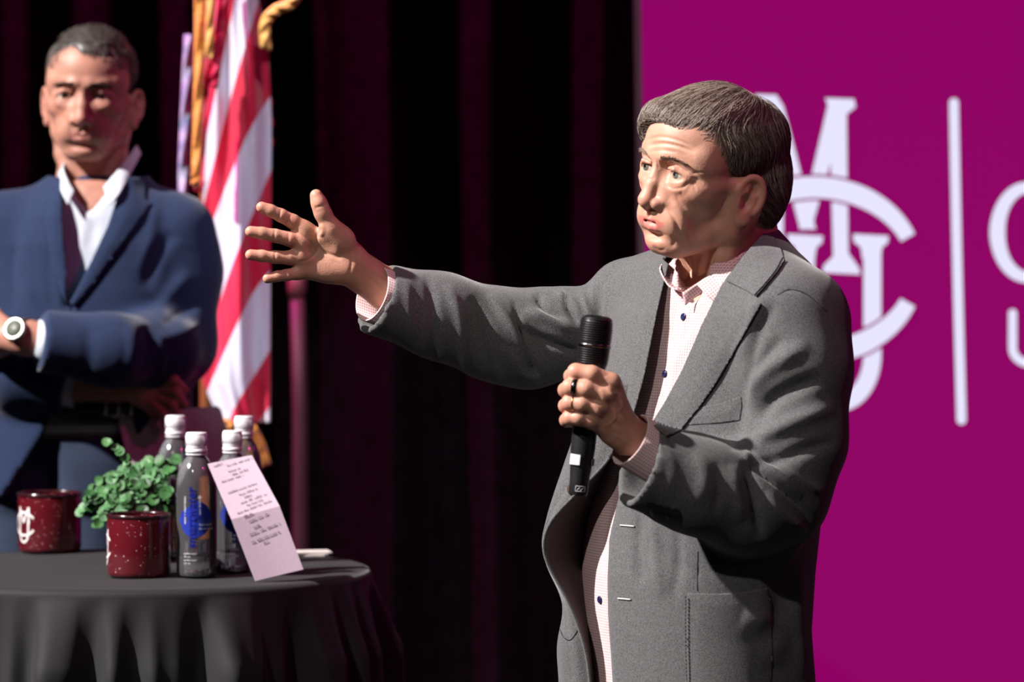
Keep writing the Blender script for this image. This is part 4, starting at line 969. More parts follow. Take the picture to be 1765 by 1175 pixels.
# ---------------- hands
def hand_near():
    f = Field(P(955, 790, -.34), P(1150, 610, -.20), .0014)
    F_ = {'index': [(1053, 660, -.297, .0125), (1020, 645, -.306, .0118), (993, 641, -.302, .0114), (985, 648, -.268, .0100), (1003, 655, -.250, .008)],
          'middle': [(1043, 681, -.304, .0122), (1010, 670, -.311, .0116), (983, 667, -.305, .0113), (975, 672, -.270, .0100), (995, 678, -.250, .008)],
          'ring': [(1032, 703, -.303, .0116), (1004, 696, -.309, .0110), (982, 694, -.303, .0106), (975, 699, -.270, .0095), (993, 704, -.250, .008)],
          'pinky': [(1020, 724, -.297, .0108), (998, 720, -.303, .0102), (982, 720, -.298, .0099), (976, 724, -.270, .0088), (992, 728, -.255, .007)]}
    for i, (k, c_) in enumerate(F_.items()):
        g = f.twin(); pts = [pr(*q) for q in c_]; g.chain(pts, k=.003)
        f.comb((slice(None),)*3, g.D, .0022, 'add')
    for k, c_ in F_.items():
        f.cone(P(*c_[0][:3]), P(1080, 745, -.276), c_[0][3]*.98, .019, .007)
        f.ell(P(c_[0][0]+1, c_[0][1]-1, c_[0][2]-.004), .0098, k=.006)
    f.chain([pr(1055, 672, -.285, .012), pr(1040, 720, -.285, .014), pr(1050, 745, -.278, .014)], k=.012)
    f.chain([pr(1078, 740, -.256, .017), pr(1055, 700, -.243, .014), pr(1036, 668, -.243, .0115), pr(1014, 650, -.247, .0095)], k=.008)
    f.chain([pr(1078, 748, -.272, .024), pr(1105, 768, -.262, .0265), pr(1148, 792, -.25, .031)], k=.012)
    V, F = f.mesh(); V = relax(V, F, 1, .4)
    st = [([(1046, 664), (1062, 695), (1082, 735)], 3.5, 1.1), ([(1034, 684), (1055, 712), (1078, 740)], 3.5, 1.1), ([(1024, 706), (1048, 728), (1070, 750)], 3, .9),
          ([(1040, 674), (1056, 705), (1068, 722)], 4, -1.2), ([(1030, 696), (1048, 720), (1064, 738)], 4, -1.2),
          ([(1050, 680), (1063, 678), (1072, 690), (1078, 712)], 2.0, .9), ([(1058, 705), (1062, 715), (1055, 728), (1040, 735)], 2.0, .9), ([(1066, 712), (1072, 700), (1068, 690)], 1.8, .8), ([(1060, 748), (1070, 755), (1078, 765)], 2, .8),
          ([(1046, 653), (1058, 662)], 5, 1.3, 0), ([(1036, 674), (1046, 686)], 5, 1.3, 0), ([(1024, 699), (1034, 708)], 5, 1.2, 0)]
    return sculpt(V, F, st), F
def hand_far():
    f = Field(P(412, 548, -.03), P(712, 318, .13), .0014)
    Fg = [[(524, 396, .024, .0110), (505, 382, .018, .0102), (484, 371, .012, .0092), (466, 363, .008, .0086), (451, 357, .006, .0078)],
          [(522, 418, .022, .0112), (500, 412, .014, .0103), (474, 406, .008, .0092), (452, 402, .004, .0086), (432, 399, .002, .0078)],
          [(522, 441, .024, .0108), (500, 444, .016, .0098), (474, 443, .010, .0088), (452, 441, .006, .0082), (432, 439, .003, .0076)],
          [(528, 465, .028, .0100), (512, 471, .021, .0090), (494, 474, .016, .0080), (478, 476, .012, .0074), (461, 480, .009, .0068)]]
    for c_ in Fg:
        g = f.twin(); g.chain([pr(*q) for q in c_], k=.003)
        f.comb((slice(None),)*3, g.D, .003, 'add')
    for c_, e in zip(Fg, [(606, 440), (608, 450), (608, 460), (606, 472)]):
        f.cone(P(*c_[0][:3]), P(*e, .040), .0115, .016, .010)
    f.chain([pr(596, 428, .034, .0175), pr(570, 393, .016, .0135), pr(556, 366, .010, .0110), pr(550, 350, .008, .0100), pr(545, 337, .008, .0088)], k=.007)
    f.ell(P(582, 412, .020), (.024, .013, .019), k=.012); f.ell(P(574, 465, .030), (.030, .013, .016), k=.014)
    f.ell(P(522, 404, .022), (.010, .010, .012), k=.008); f.ell(P(520, 440, .021), (.010, .009, .020), k=.010)
    f.ell(P(552, 432, .006), (.017, .010, .012), k=.010, mode='sub')
    f.chain([pr(606, 455, .042, .0235), pr(632, 476, .052, .0245), pr(665, 498, .064, .027), pr(700, 517, .078, .032)], k=.014, flat=None)
    V, F = f.mesh(); V = relax(V, F, 1, .4)
    st = [([(556, 392), (545, 410), (552, 430), (578, 442), (590, 445)], 3, -1.8), ([(512, 400), (530, 412), (545, 432), (560, 440)], 2.2, -1.2), ([(512, 452), (530, 448), (545, 435), (552, 420)], 2.2, -1.2),
          ([(553, 385), (556, 398), (552, 408)], 4, 2.0), ([(484, 362), (480, 380)], 2, -.9, 0), ([(474, 396), (472, 416)], 2, -.9, 0), ([(474, 434), (474, 452)], 2, -.9, 0), ([(492, 466), (495, 482)], 2, -.8, 0),
          ([(500, 372), (494, 388)], 2, -.7, 0), ([(498, 402), (496, 422)], 2, -.7, 0), ([(545, 358), (562, 352)], 2, -.9, 0), ([(600, 425), (606, 450), (600, 478)], 2.4, -1.0), ([(612, 430), (618, 455), (612, 482)], 2.2, -.8),
          ([(620, 450), (645, 470), (665, 488)], 3, 1.0), ([(625, 470), (645, 487), (660, 500)], 3, -.8)]
    return sculpt(V, F, st), F
hn_v, hn_f = hand_near(); hf_v, hf_f = hand_far()
# the hidden arms and trunk make the body one piece under the clothes
U = Field((-.22, -.36, .88), (.5, .36, 1.62), .009)
ST_ = [trow(1330, 1205, .165, .115), trow(1175, 1205, .160, .110), trow(980, 1203, .165, .110), trow(800, 1224, .156, .100), trow(600, 1248, .150, .090), trow(540, 1255, .135, .082), trow(490, 1262, .10, .060), trow(440, 1264, .05, .045)]
U.loft(ST_, Lb, Fb, k=.001)
U.chain([pr(1350, 560, -.13, .045), pr(1335, 850, -.17, .040), pr(1200, 822, -.225, .038), pr(1135, 785, -.254, .030)], k=.02)
U.chain([pr(1110, 520, .10, .040), pr(1042, 556, .145, .034), pr(985, 572, .15, .036), pr(905, 583, .15, .040), pr(760, 540, .10, .038), pr(690, 512, .074, .031)], k=.02)
uv, uf = U.mesh(); uv = relax(uv, uf, 2, .5)
V = np.vstack([hw, hn_v, hf_v, uv]); o1 = len(hw); o2 = o1+len(hn_v); o3 = o2+len(hf_v)
F = np.vstack([hf, hn_f+o1, hf_f+o2, uf+o3])
me = mesh_np('body', V, F); LL = np.vstack([HL, np.tile([[0, -500, 0]], (len(V)-o1, 1))]); head_attrs(me, LL)
# fingertips and knuckles are pinker
xq, yq = proj(V[o1:o3]); fl = np.zeros(len(V)); vals = np.empty(len(V), np.float32); me.attributes['flush'].data.foreach_get('value', vals)
def glow(px, py, r): return np.exp(-((xq-px)**2+(yq-py)**2)/r**2)
r_ = sum(glow(*q) for q in [(447, 355, 14), (427, 397, 14), (428, 439, 14), (457, 479, 14), (543, 331, 16), (505, 382, 10), (500, 412, 10), (975, 667, 12), (972, 698, 12), (972, 719, 12), (990, 638, 12)])
vals[o1:o3] = np.clip(r_*.45+.12, 0, .6); me.attributes['flush'].data.foreach_set('value', vals)
link('body', me, M_skin, spk)
for s in (-1, 1): eyeball((s*31, 72.2, 11), (.02, 1, .03), toH, 'eye', spk, iris=(.12, .13, .105))
hair_obj(SV, SF, ST, hv2, hf2, toH, 'hair', M_hair, spk)
# eyebrows
hb = bvh(HL, hf); rb_ = random.Random(9); M_brow = mat('brow_hair', (.20, .14, .10), .6, noise=.3, nscale=80)
for s in (-1, 1):
    V = []; F = []; n = 0
    for q in range(120):
        t = rb_.random(); x = s*(12+34*t); z = 27+6*math.sin(t*2.4)-3*t+rb_.uniform(-2.6, 2.6)*(1-.5*t); h = hb.ray_cast(Vector((x, 150, z)), Vector((0, -1, 0)))
        if h[0] is None: continue
        p = np.array(h[0]); d = np.array([s*(.5+.6*t), .25, .75-.9*t+rb_.uniform(-.2, .2)]); d /= np.linalg.norm(d); L = rb_.uniform(5, 8)
        c_ = np.array([p-[0, .3, 0], p+d*L*.5+[0, .8, 0], p+d*L+[0, .3, 0]]); u = np.array([0, 1, 0.]); v = np.cross(d, u)
        for k, r in enumerate((.28, .26, .06)):
            for a in range(3): V.append(c_[k]+r*(math.cos(a*2.094)*u+math.sin(a*2.094)*v))
        F += [(n+k*3+a, n+k*3+(a+1) % 3, n+k*3+3+(a+1) % 3, n+k*3+3+a) for k in range(2) for a in range(3)]; n += 9
    obj('eyebrow', toH(np.array(V)), np.array(F), M_brow, spk)
# upper lash lines
M_lash = mat('lash', (.05, .028, .02), .7, noise=.1, nscale=80)
for s in (-1, 1):
    pts = []
    for a in np.radians(np.linspace(14, 166, 14)):
        dx, dz = 13.4*math.cos(a), 5.4*math.sin(a)-.6; pts.append((s*(30.8+dx), 72.2+math.sqrt(max(1, 16.0**2-dx*dx-dz*dz)), 10.4+dz))
    MB().tube(toH(np.array(pts)), [.0002+.0004*math.sin(math.pi*k/13) for k in range(14)], 5).build('eyelashes', M_lash, spk)

# ---------------- jacket with its parts
jk = obj('jacket', jv, jf, M_wool, spk)
def part(name, VF, m, parent=jk, label=None):
    o = obj(name, VF[0], VF[1], m, parent); 
    if label: o['label'] = label
    return o
part('collar', drape([(1316, 402), (1330, 402), (1346, 428), (1352, 449), (1338, 470), (1304, 511), (1280, 497), (1252, 484), (1268, 458), (1292, 428)], jt0, off=.004, step=2, thick=.004, bow=.002), M_wool)
part('lapel', drape([(1300, 515), (1312, 523), (1290, 562), (1262, 612), (1236, 657), (1205, 702), (1172, 742), (1148, 752), (1122, 730), (1146, 692), (1174, 640), (1192, 600), (1209, 560), (1246, 486), (1276, 502)], jt0, off=.0045, step=2, thick=.004, bow=.003), M_wool)
part('lapel', drape([(1142, 446), (1120, 476), (1100, 528), (1084, 585), (1070, 648), (1060, 705), (1050, 765), (1066, 772), (1091, 718), (1110, 650), (1122, 590), (1134, 530), (1146, 480), (1152, 455)], jtb, off=.006, step=2, thick=.004, bow=.003), M_wool)
part('breast_pocket', drape([(1196, 703), (1240, 696), (1277, 683), (1279, 700), (1275, 724), (1240, 729), (1174, 733), (1183, 716)], jt0, off=.001, step=2, thick=.003, bow=.0015), M_wool)
part('patch_pocket', drape([(1185, 1022), (1240, 1023), (1290, 1019), (1322, 1013), (1330, 1040), (1332, 1140), (1326, 1230), (1188, 1230), (1184, 1120)], jt, off=.0012, step=4, thick=.003, bow=.0015), M_wool)
def seam(pts, mt, name, r=.0009, off=.0012, tree=None, parent=None, dash=None, label=None):
    mb = MB(); c_ = catmull(pts, 8) if len(pts) > 2 else np.array([np.array(pts[0])*(1-k/12)+np.array(pts[1])*k/12 for k in range(13)]); Q = []
    for q in c_:
        h = (tree or jt).ray_cast(Vector(CAM), Vector(ray(*q)).normalized())
        if h[0] is None: continue
        Q.append(np.array(h[0])+np.array(h[1])*off)
    if dash:
        d = np.concatenate([[0], np.cumsum(np.linalg.norm(np.diff(Q, axis=0), axis=1))]); Q = np.array(Q); s_ = 0
        while s_ < d[-1]-dash:
            a = np.array([np.interp(s_, d, Q[:, i]) for i in range(3)]); b2 = np.array([np.interp(s_+dash*.6, d, Q[:, i]) for i in range(3)]); mb.tube([a, b2], r, 4); s_ += dash
    elif len(Q) > 2: mb.tube(Q, r, 5)
    if not mb.v: return
    o = mb.build(name, mt, parent or jk)
    if label: o['label'] = label
    return o
seam([(1183, 1026), (1183, 1100), (1185, 1175), (1187, 1225)], wool('grey_wool_dark', (.05, .05, .052)), 'pocket_stitching', .0010, .0045, dash=.005)
seam([(1203, 950), (1202, 985), (1202, 1018)], M_dark, 'dart_seam', .0006, .0002)
seam([(1349, 450), (1336, 474), (1304, 512)], M_dark, 'collar_seam', .0012, .0050, jt0)
seam([(1340, 508), (1362, 499), (1392, 508), (1425, 538)], M_dark, 'shoulder_seam', .0006, .0001)
M_thread = mat('pale_thread', (.55, .50, .48), .6, noise=.1, nscale=300)
for q in ([(1070, 905), (1094, 907)], [(1066, 1031), (1088, 1033)]): seam(q, M_thread, 'buttonhole', .0011, .0012)
def disc(px, py, r, tree, mt, name, parent, off=.001, holes=True):
    h = tree.ray_cast(Vector(CAM), Vector(ray(px, py)).normalized())
    if h[0] is None: return
    nrm = np.array(h[1]); nrm = nrm if nrm@(CAM-np.array(h[0])) > 0 else -nrm; u = np.cross(nrm, [0, 0, 1.]); u /= np.linalg.norm(u); v = np.cross(nrm, u); R = np.stack([u, v, nrm])
    c_ = np.array(h[0])+nrm*off; mb = MB().lathe([(0, 0), (r, 0), (r*1.02, .0008), (r*.92, .0016), (r*.75, .0012), (0, .0011)], c_, 20, R)
    if holes:
        for a in range(4): mb.lathe([(0, .0011), (r*.13, .0011), (r*.13, .0014), (0, .0014)], c_+r*.3*(math.cos(a*1.571)*u+math.sin(a*1.571)*v), 8, R)
    mb.build(name, mt, parent)
M_horn = mat('horn_button', (.05, .032, .02), .3, noise=.4, nscale=90, coat=.4)
for q in ((1122, 868), (1136, 873), (1150, 877), (1164, 881)): disc(*q, .0062, jt, M_dark, 'cuff_button', jk)
# far front panel swinging out, with its lining
edge = [(1108, 655, -.062), (1088, 715, -.066), (1050, 790, -.062), (996, 848, -.052), (953, 895, -.042), (938, 935, -.034), (946, 975, -.032), (981, 1040, -.034), (1006, 1108, -.038), (1017, 1175, -.038), (1026, 1330, -.038)]
c1 = [(1060, 660, -.045), (1040, 720, -.048), (1012, 790, -.045), (972, 850, -.038), (947, 897, -.032), (936, 936, -.022), (943, 976, -.02), (973, 1040, -.018), (984, 1110, -.028), (990, 1178, -.028), (995, 1330, -.028)]
c2 = [(1024, 665, .03), (1000, 722, .02), (975, 790, .01), (954, 855, .0), (943, 900, .0), (939, 938, .01), (948, 976, .01), (970, 1042, .02), (960, 1112, .02), (963, 1180, .02), (968, 1330, .02)]
c3 = [(1050, 668, .15), (1030, 730, .16), (1010, 795, .165), (1000, 860, .17), (990, 905, .17), (990, 940, .17), (990, 980, .17), (992, 1045, .17), (988, 1115, .17), (990, 1180, .17), (998, 1330, .17)]
V, F = grid_patch([[P(*a) for a in r] for r in zip(edge, c1, c2, c3)], 10, 8)
if normals(V, F)[:, 1].mean() > 0: F = F[:, ::-1]
fp = thicken(V, F, .003); part('front_panel', fp, M_wool)
ed2 = [(x+1, y, d+.004) for x, y, d in edge]; m1 = [((x*.55+1062*.45), y+2, d+.07) for x, y, d in edge]; m2 = [(1090, y+6, .12) for x, y, d in edge]
V, F = grid_patch([[P(*a) for a in r] for r in list(zip(ed2, m1, m2))[2:]], 10, 8)
if normals(V, F)[:, 1].mean() > 0: F = F[:, ::-1]
part('lining', thicken(V, F, .002), M_lining)
pt_ = bvh(*fp)
MB().tube([P(x-.5, y, d-.0015) for x, y, d in catmull(edge, 8)[16:]], .0022, 6).build('panel_edge', M_wool, jk)
disc(989, 842, .0095, pt_, M_horn, 'front_button', jk)
seam([(966, 1085), (972, 1098), (984, 1102), (998, 1082), (1004, 1068)], M_dark, 'pocket_seam', .0007, .0003, pt_)

# ---------------- shirt
SH = Field((P(960, 600)[0], -.30, .95), (P(1480, 600)[0], .30, 1.60), .0045)
SHT = [trow(1200, 1205, .175, .124), trow(1080, 1200, .178, .126), trow(980, 1200, .180, .128), trow(900, 1205, .178, .124), trow(850, 1212, .175, .120), trow(800, 1222, .172, .117), trow(700, 1236, .170, .113), trow(600, 1248, .165, .106), trow(540, 1254, .150, .099), trow(490, 1254, .125, .088), trow(460, 1254, .095, .078), trow(440, 1256, .072, .066)]
SH.loft(SHT, Lb, Fb, k=.001); 
SH.cone(P(1262, 380, .02), P(1236, 470, -.01), .052, .057, .006, 'sub')
SH.cone(P(1215, 470, -.04), P(1180, 508, -.085), .035, .016, .006, 'sub')
sv, sf = SH.mesh(); sv = relax(sv, sf, 2, .5)
sst = [([(1168, 520), (1152, 600), (1138, 665), (1115, 720)], 3, -1.6, .05), ([(1190, 525), (1172, 590), (1158, 660), (1138, 720)], 3, 1.4, .05), ([(1205, 560), (1180, 600), (1160, 640)], 8, 2), ([(1100, 760), (1075, 850), (1060, 950)], 9, 3), ([(1065, 800), (1045, 900), (1035, 960)], 7, -3), ([(1040, 980), (1048, 1040), (1046, 1090)], 6, 2)]
sv = sculpt(sv, sf, sst); st_ = bvh(sv, sf); sh = obj('shirt', sv, sf, M_shirt, spk)
M_collar = check_mat('checked_collar', [(.6, 0, -.8), (.8, 0, .6)], SHB, SHL)
def leafp(rows, name, m=M_collar, t=.002, parent=sh):
    V, F = grid_patch([[P(*a) for a in r] for r in rows], 8, 5)
    if (normals(V, F)*(CAM-V)).sum(1).mean() < 0: F = F[:, ::-1]
    return part(name, thicken(V, F, t), m, parent)
leafp([[(1322, 388, .055), (1324, 392, .01), (1302, 412, -.045), (1252, 455, -.078), (1200, 489, -.092)],
       [(1335, 396, .055), (1336, 402, -.0), (1310, 422, -.058), (1264, 470, -.094), (1218, 508, -.108)],
       [(1346, 412, .055), (1342, 414, -.01), (1316, 438, -.068), (1276, 480, -.104), (1238, 525, -.114)]], 'collar_leaf')
leafp([[(1322, 389, .053), (1322, 393, .01), (1300, 413, -.043), (1250, 456, -.076), (1199, 490, -.09), (1176, 504, -.094)],
       [(1316, 430, .05), (1316, 430, .0), (1296, 446, -.045), (1246, 488, -.072), (1200, 512, -.088), (1182, 526, -.096)]], 'collar_stand')
leafp([[(1205, 425, .065), (1165, 436, .04), (1148, 449, .012), (1146, 452, -.01)],
       [(1200, 452, .055), (1160, 456, .02), (1142, 462, -.012), (1139, 465, -.035)],
       [(1196, 490, .02), (1176, 484, -.01), (1160, 490, -.045), (1153, 491, -.06)],
       [(1190, 520, -.03), (1182, 505, -.05), (1172, 500, -.072), (1168, 498, -.075)]], 'collar_leaf')
for q in ((1179, 546), (1147, 644), (1035, 1033)): disc(*q, .0050, st_, M_navyb, 'button', sh, .0012)
def cuff(pts, r, name, axd):
    a, b2 = np.array(pts[0]), np.array(pts[1]); d = (b2-a)/np.linalg.norm(b2-a); u = np.cross(d, [0, 0, 1.]); u /= np.linalg.norm(u); v = np.cross(d, u); R = np.stack([u, v, d]); L = np.linalg.norm(b2-a)
    m = check_mat('checked_cuff', [tuple(d), tuple(v)], SHB, SHL)
    return MB().lathe([(r, 0), (r, L-.001), (r-.0008, L), (r-.0022, L-.0005), (r-.0025, 0)], a, 48, R).build(name, m, sh)
cuff((P(1160, 802, -.243), P(1086, 757, -.272)), .0375, 'cuff', 0)
cuff((P(705, 528, .080), P(641, 505, .048)), .0405, 'cuff', 0)
# ---------------- rings
def ring(c_, axis, r, w_, mt, label):
    d = np.array(axis, float); d /= np.linalg.norm(d); u = np.cross(d, [0, 0, 1.]); u /= np.linalg.norm(u); v = np.cross(d, u); R = np.stack([u, v, d])
    o = MB().lathe([(r-.001, -w_/2), (r+.0010, -w_/2+.0006), (r+.0012, 0), (r+.0010, w_/2-.0006), (r-.001, w_/2)], c_, 40, R, closed=True).build('ring', mt, spk); o['label'] = label
ring(P(992, 667.8, -.3072), P(1010, 670, -.311)-P(983, 667, -.305), .0113, .0075, mat('dark_metal_ring', (.05, .045, .05), .25, metal=1, noise=.1, nscale=60), 'wide dark metal ring')
ring(P(990, 694.7, -.3052), P(1004, 696, -.309)-P(982, 694, -.303), .0106, .0028, mat('gold_ring', (.55, .28, .10), .25, metal=1, noise=.1, nscale=60), 'thin gold ring')
# ---------------- trousers and shoes
TR = Field((P(980, 600)[0], -.32, .0), (P(1440, 600)[0], .32, 1.06), .008)
T0 = [trow(1100, 1200, .165, .112), trow(1180, 1202, .172, .118), trow(1330, 1205, .175, .125), trow(1480, 1205, .165, .120)]
TR.loft(T0, Lb, Fb, k=.001)
legs = []
for s in (-1, 1):
    hx, hy = P(1205, 1400, 0)[0]+s*Lb[0]*.095, s*Lb[1]*.095; fx, fy = hx+s*Lb[0]*.04+(Fb[0]*.05 if s < 0 else 0), hy+s*Lb[1]*.04+(Fb[1]*.05 if s < 0 else 0)
    TR.chain([(hx, hy, .80, .098), (hx*.5+fx*.5, hy*.5+fy*.5, .46, .072), (fx, fy, .06, .062)], k=.03); legs.append((fx, fy))
TR.halfspace((legs[0][0], legs[0][1], .035), (0, 0, -1), .3); TR.halfspace((legs[1][0], legs[1][1], .035), (0, 0, -1), .3)
tv, tf = TR.mesh(); tr_ = obj('trousers', relax(tv, tf, 2, .5), tf, mat('dark_trousers', (.014, .012, .014), .85, noise=.2, nscale=300), spk)
def shoe(fx, fy, fb, mt, parent, z0=.002):
    S1 = Field((fx-.28, fy-.28, z0), (fx+.28, fy+.28, .16), .006); fb = np.append(np.array(fb), 0); c_ = np.array([fx, fy, 0])
    S1.chain([(*(c_-fb*.05+[0, 0, .045]), .042), (*(c_+fb*.06+[0, 0, .045]), .044), (*(c_+fb*.17+[0, 0, .036]), .036)], k=.02)
    S1.D = np.maximum(S1.D, (z0+.008-S1.ax[2])[None, None, :]).astype(np.float32); V, F = S1.mesh(); obj('shoe', relax(V, F, 1, .5), F, mt, parent)
M_shoe = mat('black_leather', (.012, .010, .009), .35, noise=.2, nscale=40)
for l in legs: shoe(*l, Fb, M_shoe, spk)

# ---------------- microphone in the near hand
m0 = P(1030, 543, -.270); m1_ = P(996, 853, -.272); ax_ = m0-m1_; LM = np.linalg.norm(ax_); ax_ /= LM; u = np.cross(ax_, [0, 1., 0]); u /= np.linalg.norm(u); v = np.cross(ax_, u); RM = np.stack([u, v, ax_])
mic = empty('microphone', m1_, 'black handheld microphone gripped in front of the speaker\'s chest', 'microphone')
M_mblack = mat('mic_body_black', (.010, .010, .011), .42, noise=.1, nscale=100, spec=.5); M_grille = mat('mic_grille', (.022, .022, .023), .38, metal=.7, noise=.2, nscale=400)
MB().lathe([(0, 0), (.0115, 0), (.0125, .002), (.0130, .02), (.0150, .045), (.0163, .06), (.0165, .10), (.0172, .15), (.0185, .172), (.0190, .178), (0, .178)], m1_, 40, RM).build('handle', M_mblack, mic)
pg = [(0, .176), (.0180, .176), (.0198, .182), (.0205, .190), (.0212, .2)]
pg += [(.0218, .2045), (.0218, .2095)]; pg += [(.0216, .215), (.0218, .228), (.0212, .238), (.0195, .2445), (.0150, .2475), (0, .2485)]
gv = MB().lathe([(r, z*LM/.2485) for r, z in pg], m1_, 48, RM); gv.build('grille', M_grille, mic)
mb = MB(); K = LM/.2485
for k in range(20):   # woven mesh ribs over the grille
    z = .183+k*.0031
    if abs(z-.207) < .004: continue
    r = float(np.interp(z, [.176, .182, .19, .2, .2145, .228, .238, .2445, .2475], [.018, .0198, .0205, .0212, .0216, .0218, .0212, .0195, .015])); mb.lathe([(r-.0003, z*K-.0010), (r+.0009, z*K-.0004), (r+.0009, z*K+.0004), (r-.0003, z*K+.0010)], m1_, 48, RM)
mb.build('grille_mesh', M_grille, mic)
MB().lathe([(.0215, .2045*K), (.0226, .2048*K), (.0228, .207*K), (.0226, .2092*K), (.0215, .2095*K)], m1_, 48, RM).build('grille_band', mat('band_metal', (.12, .12, .12), .25, metal=1, noise=.1, nscale=60), mic)
tc_ = (CAM-m1_); tc_ -= ax_*(tc_@ax_); tc_ /= np.linalg.norm(tc_); sd_ = np.cross(ax_, tc_)
def at_mic(z, ang, r): return m1_+ax_*z*K+r*(math.cos(ang)*tc_+math.sin(ang)*sd_)
sg = 1 if sd_[0] > 0 else -1
def patch_mic(z0, z1, a0, a1, r, name, mt, t=.0012):
    mb = MB(); n = 8; V = []
    for z in (z0, z1):
        for k in range(n+1):
            a = math.radians(a0+(a1-a0)*k/n)*sg; V += [at_mic(z, a, r), at_mic(z, a, r+t)]
    m_ = 2*(n+1)
    for k in range(n):
        a = 2*k; mb_ = [(a+1, a+3, m_+a+3, m_+a+1), (a, m_+a, m_+a+2, a+2), (a, a+2, a+3, a+1), (m_+a, m_+a+1, m_+a+3, m_+a+2)]; mb.f += mb_
    mb.f += [(0, 1, m_+1, m_), (2*n, m_+2*n, m_+2*n+1, 2*n+1)]; mb.v = [tuple(q) for q in V]; return mb.build(name, mt, mic, False)
patch_mic(.042, .056, -62, -8, .0160, 'switch_plate', mat('switch_white', (.75, .75, .76), .4, noise=.03, nscale=60))
patch_mic(.042, .052, 55, 85, .0160, 'side_tab', mat('tab_grey', (.16, .12, .15), .4, noise=.05, nscale=60))
M_ms = mat('maker_mark_white', (.5, .5, .52), .5, noise=.03, nscale=60)
mb = MB(); 
for (za, a0, zb, a1) in ((.006, -18, .006, 40), (.013, -18, .013, 40), (.006, -18, .013, -18), (.006, 40, .013, 40), (.0075, -8, .0115, 6), (.0075, 12, .0115, 30)):
    mb.tube([at_mic(za+(zb-za)*t, math.radians(a0+(a1-a0)*t)*sg, .0131) for t in np.linspace(0, 1, 6)], .0004, 4)
mb.build('maker_mark', M_ms, mic)
# ------------------------------------------------------------ second person, arms crossed, behind the table
Y2 = 1.65; YW = CAM[1]
def P2(px, py, d=0.0): return P(px, py, Y2+d)
def pr2(px, py, d, r): return (*P2(px, py, d), r)
man = empty('person', (P2(150, 900)[0], Y2, 0), 'person in a navy blazer and open white shirt standing with arms crossed behind the table', 'person')
M_skin2 = make_skin('skin_second', (.46, .22, .16), (.48, .15, .14), (.50, .20, .15), (.33, .16, .12))
HS2 = .001*1.03; HR2 = rotm(math.radians(4), math.radians(-5), math.radians(2)); HO2 = P2(157, 170, 0.0)
toH2 = lambda V: HO2+(np.asarray(V)*HS2)@HR2
h2v, h2f = head_mesh(1.9, open_mouth=0.0, old=.5, neck=[(0, -18, -20, 49), (0, -24, -80, 46), (1, -30, -150, 50), (2, -34, -185, 58)], wide=.90)
h2f = h2f[:, ::-1]; h2w = toH2(h2v)
h2w = sculpt(h2w, h2f, [([(128, 205), (122, 225), (128, 245)], 4, -1.6), ([(176, 205), (184, 225), (178, 245)], 4, -1.6), ([(112, 145), (125, 141), (138, 146)], 4, 2), ([(162, 146), (178, 141), (192, 146)], 4, 2)])
def _ops2(f):
    f.ell((0, -8, 52), (75, 89, 73), k=1); f.ell((0, 26, 54), (61, 60, 54), k=14); f.ell((6, 50, 84), (36, 28, 20), k=14)
    f.ell((0, 116, 6), (88, 62, 76), k=6, mode='sub')
    f.ell((-26, 88, 78), (12, 14, 18), k=10, mode='sub')
    for s in (-1, 1): f.ell((s*84, 48, -44), (45, 46, 56), k=5, mode='sub'); f.ell((s*88, -2, -40), (24, 26, 46), k=5, mode='sub')
    f.cone((0, 10, -50), (0, 20, -160), 78, 78, 8, 'sub')
g2v, g2f = hair_volume(3.5, _ops2); g2t = bvh(g2v, g2f)
def flow2(p, t): return np.array([.2, .8, .6]) if p[2] > 95 else np.array([0, -.2, -1.0])
rs = random.Random(8); c2_ = [i for i in range(len(g2v)) if g2v[i][2] > -20]
A_, B_, T_ = strands(g2t, [g2v[rs.choice(c2_)] for _ in range(2600)], flow2, 6, 4.0, 2.0, .5, rs, jitter=.6)
hair_obj(A_, B_, T_, g2v, g2f, toH2, 'hair', hair_mat('hair_short_dark', (.035, .028, .025), (.20, .17, .155)), man)
# hands
def h2_left():
    f = Field(P2(-60, 680, -.32), P2(110, 500, -.10), .0025)
    f.chain([pr2(90, 590, -.235, .031), pr2(45, 582, -.240, .027), pr2(12, 580, -.225, .028)], k=.02)
    f.ell(P2(-8, 582, -.20), (.036, .022, .036), k=.02)
    for i, (dy, r) in enumerate(((-24, .0095), (-8, .0098), (8, .0092), (22, .0082))):
        g = f.twin(); g.chain([pr2(-20, 582+dy, -.195, r), pr2(-42, 588+dy, -.17, r*.95), pr2(-50, 598+dy, -.14, r*.85)], k=.003); f.comb((slice(None),)*3, g.D, .003, 'add')
    f.chain([pr2(10, 560, -.215, .012), pr2(-10, 540, -.20, .011), pr2(-30, 535, -.185, .009)], k=.008)
    return f.mesh()
def h2_right():
    f = Field(P2(110, 760, -.26), P2(350, 620, -.02), .0025)
    f.chain([pr2(120, 668, -.125, .028), pr2(190, 664, -.130, .025), pr2(235, 666, -.135, .027)], k=.02)
    f.ell(P2(262, 678, -.14), (.034, .018, .030), k=.02)
    for i, (x0, y0, x1, y1, x2, y2, r) in enumerate(((275, 658, 300, 655, 318, 672, .0095), (278, 672, 304, 676, 318, 697, .0095), (274, 686, 297, 697, 306, 717, .0090), (264, 696, 282, 712, 285, 732, .0080))):
        g = f.twin(); g.chain([pr2(x0, y0, -.15, r*1.1), pr2(x1, y1, -.165, r), pr2(x2, y2, -.158, r*.85)], k=.003); f.comb((slice(None),)*3, g.D, .003, 'add')
    f.chain([pr2(245, 690, -.12, .013), pr2(268, 712, -.105, .011), pr2(290, 722, -.10, .009)], k=.008)
    return f.mesh()
a1_, a2_ = h2_left(), h2_right()
U2 = Field((P2(-90, 600)[0], Y2-.34, .9), (P2(420, 600)[0], Y2+.25, 1.66), .011)
